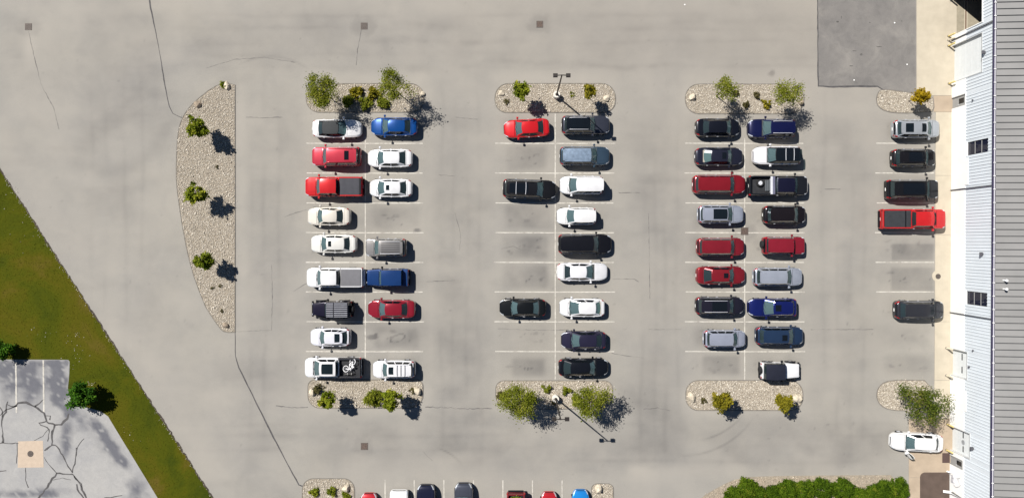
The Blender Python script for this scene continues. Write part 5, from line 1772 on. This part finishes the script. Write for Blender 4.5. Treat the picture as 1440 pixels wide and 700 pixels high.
car(524, 584, 518.8, 'L', 'suv', (.74, .74, .75), "white SUV with roof bars and a dark sunroof at the lower island", cat='suv', rails=SV, rack='bars3', sunroof=(.06, .28, -.60, .60), ov=dict(w0=.24, w1=.375, H=1.66), width=1.78)

# --- middle block
car(708.2, 772.8, 180.6, 'L', 'sedan', (.50, .012, .016), "bright red sedan parked slightly askew below the upper lamp post island", rot=3.0, ov=dict(w0=.24, w1=.40, r1=.74, r0=.88))
car(789.7, 857.6, 176, 'R', 'suv', (.036, .040, .055), "black SUV with a glossy black roof crossed by the lamp post shadow", cat='suv', roofcol=M['tint'], pillars=paint((.12, .12, .13)), rails=SV, ov=dict(w0=.30, w1=.42, r1=.88, r0=.95), width=1.88)
car(787, 857.5, 219.6, 'R', 'suv', SLATE, "slate blue SUV with silvery glare painted on its roof", cat='suv', roofcol=SL_, pillars=paint(SLATE), metal=.5, ov=dict(w0=.255, w1=.385, r1=.915, r0=.965), ribs=3)
car(707, 782, 266, 'R', 'suv', (.010, .010, .011), "black SUV with roof crossbars standing alone between empty stalls", cat='suv', rails=M['black'], rack='bars', pano=(.30, .95, -.7, .7), rot=-2.2, ov=dict(w0=.23, w1=.36, r1=.90, r0=.96), width=1.93)
car(787, 848, 260.5, 'L', 'van', (.76, .76, .76), "white van with a long plain roof", cat='van', ov=dict(w0=.19, w1=.375, r1=.955, r0=.98, H=1.82), width=1.84)
car(782.6, 839, 304, 'L', 'hatch', (.75, .75, .74), "small white hatchback below the white van", ov=dict(w0=.235, w1=.43, r1=.925, r0=.97, H=1.58, wr=.74), width=1.74)
car(785, 860, 343, 'R', 'van', (.008, .008, .010), "black minivan with a grey windshield", cat='van', ov=dict(w0=.235, w1=.345, r1=.945, r0=.975))
car(783, 854.6, 382, 'R', 'sedan', (.75, .75, .76), "white sedan facing the aisle, below the black minivan", ov=dict(w0=.275, w1=.43, r1=.74, r0=.865))
car(702.3, 768, 432.4, 'L', 'sedan', (.007, .008, .008), "black sedan with a greenish rear window, alone on its side of the middle block", rgclear=True, ov=dict(w0=.235, w1=.385, r1=.72, r0=.86), plates=False)
car(786.5, 850.5, 432.4, 'L', 'sedan', (.75, .75, .75), "white sedan with a pale green rear window beside the lone black sedan", rgclear=True, interior='seat_l', ov=dict(w0=.195, w1=.43, r1=.785, r0=.915))
car(789, 852.5, 478, 'L', 'sedan', (.020, .018, .038), "dark plum sedan between a white and a black sedan", ov=dict(w0=.21, w1=.40, r1=.765, r0=.91))
car(785, 855.5, 516.3, 'R', 'sedan', (.006, .007, .010), "black sedan at the bottom of the middle block by the gravel", ov=dict(w0=.255, w1=.375, r1=.755, r0=.915))

# --- block on the building side
car(978, 1040.5, 179.6, 'R', 'sedan', (.007, .008, .013), "black sedan at the top of the building-side block under the slim tree", ov=dict(w0=.20, w1=.33, r1=.73, r0=.86))
car(1051.7, 1118, 181, 'L', 'suv', (.006, .008, .045), "navy SUV with silver roof rails", cat='suv', rails=SV, ov=dict(w0=.275, w1=.43, r1=.905, r0=.965))
car(977.2, 1045, 220.2, 'R', 'sedan', (.016, .017, .030), "charcoal sedan with a sunroof and a pale rear window", sunroof=(.10, .36, -.55, .55), rgclear=True, interior='seat_l', ov=dict(w0=.235, w1=.35, r1=.69, r0=.86))
car(1058.6, 1125.5, 219, 'L', 'suv', (.74, .73, .74), "white SUV with an all black roof", cat='suv', roofcol=M['tint'], pillars=M['black'], rack='bars', ov=dict(w0=.27, w1=.42, r1=.93, r0=.97), width=1.84)
car(974, 1048.3, 259.4, 'R', 'suv', DRED, "long dark red SUV with a plain roof", cat='suv', ov=dict(w0=.22, w1=.335, r1=.905, r0=.965), width=1.92)
c6 = car(1052.8, 1135, 261.3, 'R', 'pickup', (.012, .013, .016), "black pickup carrying a spare wheel and a silver toolbox", cat='pickup', cover='none_dark', ov=dict(w0=.185, w1=.275, r1=.565, r0=.578, H=1.86), roofcol=paint((.008, .008, .022)), pillars=paint((.012, .013, .016)))
car(981, 1045.8, 301.5, 'R', 'suv', (.36, .39, .46), "silver SUV with a half black roof", cat='suv', pano=(.02, .62, -.80, .80), metal=.45, ov=dict(w0=.255, w1=.39, r1=.90, r0=.96, H=1.62), width=1.82)
car(1072.7, 1133, 302, 'R', 'suv', (.011, .008, .009), "black SUV with a plain black roof beside the silver SUV with half black roof", cat='suv', ov=dict(w0=.20, w1=.33, r1=.845, r0=.925, H=1.64), width=1.82)
car(979.7, 1046.8, 347, 'R', 'suv', (.185, .012, .020), "dark red SUV below the drain grate", cat='suv', ov=dict(w0=.22, w1=.335, r1=.905, r0=.965), width=1.83)
car(1072.5, 1131.5, 345.3, 'R', 'boxy', (.21, .013, .024), "boxy red SUV with a spare wheel on its back", cat='suv', spare=.12, ov=dict(w0=.265, w1=.335, r1=.90, r0=.945, H=1.72), width=1.78)
car(979, 1048.3, 387, 'R', 'sedan', (.185, .012, .018), "dark red car with a sunroof", sunroof=(.08, .34, -.42, .42), ov=dict(w0=.235, w1=.36, r1=.715, r0=.88, H=1.50), width=1.82)
car(1059, 1128.3, 389, 'R', 'suv', (.37, .40, .46), "silver SUV with a plain silver roof", cat='suv', metal=.45, ribs=3, ov=dict(w0=.235, w1=.37, r1=.885, r0=.955), width=1.84)
car(978, 1045.5, 429.6, 'R', 'suv', (.014, .013, .022), "black SUV with silver roof rails and a long glass roof", cat='suv', rails=SV, pano=(.10, .66, -.70, .70), ov=dict(w0=.215, w1=.34, r1=.89, r0=.96), width=1.80)
car(1052, 1120, 432, 'L', 'suv', (.008, .014, .105), "royal blue SUV with a dark sunroof", cat='suv', sunroof=(.08, .40, -.50, .50), metal=.4, ov=dict(w0=.28, w1=.475, r1=.84, r0=.935, H=1.62), width=1.84)
car(989, 1048.6, 475.8, 'R', 'suv', (.36, .385, .46), "compact silver SUV with a ribbed roof", cat='suv', metal=.45, ribs=4, ov=dict(w0=.21, w1=.345, r1=.865, r0=.94, H=1.63), width=1.76)
car(1062.5, 1129.7, 471.8, 'R', 'suv', (.020, .040, .085), "teal blue SUV with a black sunroof", cat='suv', sunroof=(.08, .30, -.62, .30), metal=.4, ov=dict(w0=.225, w1=.365, r1=.86, r0=.945), width=1.84)
car(1070, 1122.5, 520.5, 'R', 'jeep', (.80, .80, .80), "white off-roader with a black soft top and rear spare", cat='suv', roofcol=plain("black_soft_top", (.010, .012, .022), .65), pillars=M['black'], spare=.1, flare=True, taper=.16, width=1.66, ov=dict(w0=.395, w1=.44, r1=.95, r0=.965, wr=.95))

# --- row against the building
car(1255.3, 1321.3, 181.6, 'R', 'suv', (.38, .40, .42), "silver SUV with a two-panel dark glass roof beside the corner island", cat='suv', metal=.45, sunroof=(.06, .24, -.66, .66), sunroof2=(.58, .90, -.70, .70), ov=dict(w0=.205, w1=.35, r1=.87, r0=.945, H=1.62), width=1.84)
car(1253.6, 1315.7, 222.3, 'R', 'suv', (.010, .009, .010), "black SUV with roof rails between a silver SUV and a longer black SUV", cat='suv', rails=M['black'], pano=(.04, .70, -.75, .75), ov=dict(w0=.20, w1=.33, r1=.88, r0=.95, H=1.68), width=1.80)
car(1245.6, 1319, 266.4, 'R', 'boxy', (.009, .009, .010), "long black SUV above the red pickup by the sidewalk", cat='suv', pano=(.05, .78, -.75, .75), rails=M['black'], ov=dict(w0=.195, w1=.315, r1=.90, r0=.955, rf=.7, af=.6), width=1.93)
car(1238, 1328.6, 308, 'R', 'pickup', BRED, "red pickup with a black bed cover parked over the sidewalk edge", cat='pickup', cover='soft', ov=dict(w0=.18, w1=.26, r1=.535, r0=.555))
car(1257.8, 1327, 435.4, 'R', 'suv', (.030, .031, .036), "dark grey SUV with a small sunroof standing alone by the sidewalk", cat='suv', sunroof=(.03, .16, -.62, .62), ov=dict(w0=.20, w1=.285, r1=.84, r0=.93), width=1.86)
car(1252.4, 1325.5, 621.3, 'L', 'sedan', (.75, .75, .74), "white sedan with its driver's door open at the garage doors", rot=-2.5, door_open=True, ov=dict(w0=.25, w1=.405, r1=.805, r0=.90, H=1.47), interior='seat_d', width=1.82)

# --- bottom row, cut by the edge of the photo
car(693.5, 757, 518.5, 'U', 'sedan', RED, "red car nose just showing at the bottom edge beside the tufted island", vertical=True, group="cars at the bottom edge")
car(689.3, 756, 561, 'U', 'van', (.80, .80, .79), "white blunt-nosed vehicle at the bottom edge", vertical=True, cat='van', width=1.86, ov=dict(rf=.35, af=.74, w0=.30, w1=.42), group="cars at the bottom edge")
car(681.3, 752, 599, 'U', 'suv', (.010, .012, .030), "black car with bright grille highlights at the bottom edge", vertical=True, cat='suv', group="cars at the bottom edge")
car(679, 749, 652, 'U', 'suv', (.075, .082, .105), "slate grey car with a creased hood at the bottom edge", vertical=True, cat='suv', metal=.5, group="cars at the bottom edge")
e5 = car(692, 772, 725.5, 'D', 'pickup', (.20, .022, .028), "dark red pickup with green plants in its bed at the bottom edge", vertical=True, cat='pickup', cover='none_dark', width=1.86, group="cars at the bottom edge")
car(691.8, 757, 772.3, 'U', 'sedan', RED, "red car with a pale badge on its nose at the bottom edge", vertical=True, width=1.74, group="cars at the bottom edge", ov=dict(af=.42))
car(688.6, 755, 816.5, 'U', 'sedan', (.015, .20, .55), "light blue car at the bottom edge beside the small island", vertical=True, width=1.78, group="cars at the bottom edge", ov=dict(af=.40))


# --- loads in the open pickup beds
def on_truck(t, name, lx, ly, lz, rz=0.0):
    root = t[0]
    c, s_ = math.cos(root.rotation_euler.z), math.sin(root.rotation_euler.z)
    return empty(name, (root.location.x + lx * c - ly * s_, root.location.y + lx * s_ + ly * c, lz), root.rotation_euler.z + rz)


L15 = a15[1]
bk = on_truck(a15, "bicycle", -L15 / 2 + 1.15, -.30, .98, .75)
tag(bk, "white bicycle lying in the bed of a white pickup", "bicycle")
wpaint = plain("white_bike_paint", (.80, .80, .80), .4, var=.03)
tor = G()
n1_, n2_ = 20, 6
tor.grid([[((.30 + .030 * math.cos(b)) * math.cos(a), (.30 + .030 * math.cos(b)) * math.sin(a), .030 * math.sin(b)) for b in lin(0, 6.2832, n2_)] for a in lin(0, 6.2832, n1_)])
tw_ = tor.mesh("wheel", wpaint)
sp = G()
for q in range(6): sp.tube([(0, 0, 0), (.28 * math.cos(q * 1.047), .28 * math.sin(q * 1.047), 0)], .008, 4)
spm = sp.mesh("spokes", M['chrome'])
for xx, yy, zz in ((-.50, .0, .30), (.46, .06, .36)):
    o = link("wheel", tw_, bk, (xx, yy, zz), (.25, .1, 0)); link("spokes", spm, o)
g = G()
for a, b_ in (((-.5, 0, .30), (-.1, -.02, .34)), ((-.1, -.02, .34), (.18, .36, .40)), ((-.18, .36, .38), (.18, .36, .40)), ((-.1, -.02, .34), (-.18, .40, .38)), ((-.18, .36, .38), (-.5, 0, .3)), ((.18, .36, .40), (.46, .06, .36)), ((.18, .36, .4), (.16, .46, .41))):
    g.tube([a, b_], .038, 6)
g.build("frame", wpaint, bk)
g = G(); g.tube([(.02, .50, .20), (.14, .48, .40), (.20, .48, .62)], .03, 6); g.build("handlebar", wpaint, bk)
G().bbox(-.30, -.08, .38, .50, .37, .43, .02).build("saddle", wpaint, bk)
o = on_truck(a15, "strap_bundle", -L15 / 2 + 1.15, .62, .94)
tag(o, "dark strapped bundle along the bed side of the white pickup with bicycle", "bundle")
G().tube([(-.5, 0, .10), (0, .01, .12), (.5, 0, .10)], [.06, .10, .06], 8).build("roll", M['black'], o)
for q in (-.2, .2): G().lathe([(.108, -.03), (.108, .03)], 10, axis='x').build("strap", M['greydoor'], o, 38, (q, .005, .115))

L6 = c6[1]
o = on_truck(c6, "spare_wheel", -L6 / 2 + 1.05, .26, .94)
tag(o, "spare wheel with a bright rim lying in the black pickup's bed", "wheel")
G().lathe([(.21, 0), (.34, .01), (.39, .06), (.40, .13), (.38, .21), (.33, .25), (.22, .24), (.215, .03), (0, .03)], 20).build("tyre", M['rubber'], o)
g = G().lathe([(.215, .05), (.215, .20), (.10, .17), (.05, .19), (0, .19)], 18)
for q in range(5): g.tube([(.04 * math.cos(q * 1.257), .04 * math.sin(q * 1.257), .195), (.2 * math.cos(q * 1.257), .2 * math.sin(q * 1.257), .205)], .035, 5)
g.build("rim", M['chrome'], o)
o = on_truck(c6, "toolbox", L6 / 2 - L6 * .622, 0, 1.0)
tag(o, "silver toolbox spanning the black pickup's bed behind its cab", "toolbox")
G().box(-.18, .20, -.72, .72, -.06, .305).build("case", M['chrome'], o, None)
G().bbox(-.22, -.01, -.90, .90, .31, .37, .02).build("lid", M['chrome'], o)
G().bbox(.01, .24, -.90, .90, .31, .36, .02).build("lid", plain("lilac_metal", (.33, .33, .44), .3, .7), o)
o = on_truck(c6, "folded_ramp", -L6 / 2 + 1.85, 0, .94)
tag(o, "grey folded ramp beside the toolbox in the black pickup's bed", "ramp")
for q in range(3): G().bbox(-.26 + q * .18, -.12 + q * .18, -.55, .55, 0, .12 + .04 * q, .02).build("rung", plain("dull_grey_metal", (.12, .13, .14), .5, .3), o)

L5 = e5[1]
for q, (lx, ly) in enumerate(((.35, -.32), (.38, .05), (.36, .40))):
    o = on_truck(e5, "potted_plant", -L5 / 2 + lx + .12, ly, .93)
    tag(o, ["potted green plant in the dark red pickup's bed, on the lawn side", "potted green plant in the middle of the dark red pickup's bed", "potted green plant in the dark red pickup's bed, on the building side"][q], "plant", "potted plants in the pickup bed")
    G().lathe([(.11, 0), (.16, .22), (.17, .22), (.15, .2), (0, .19)], 12).build("pot", plain("black_pot", (.02, .02, .02), .7), o)
    r = np.random.default_rng(900 + q)
    C = r.normal(0, .10, (9, 3)); C[:, 2] = .33 + np.abs(C[:, 2])
    V, F, tone = leaves(C, np.full(9, .5), 16, .06, .10, r)
    link("foliage", np_mesh("foliage", V, F, tone, LEAF['green']), o)

# fins and hood details some cars show
for ob in [o for o in bpy.data.objects if o.type == 'EMPTY' and o.parent is None and o.get('category') in ('car', 'suv', 'van')]:
    pass
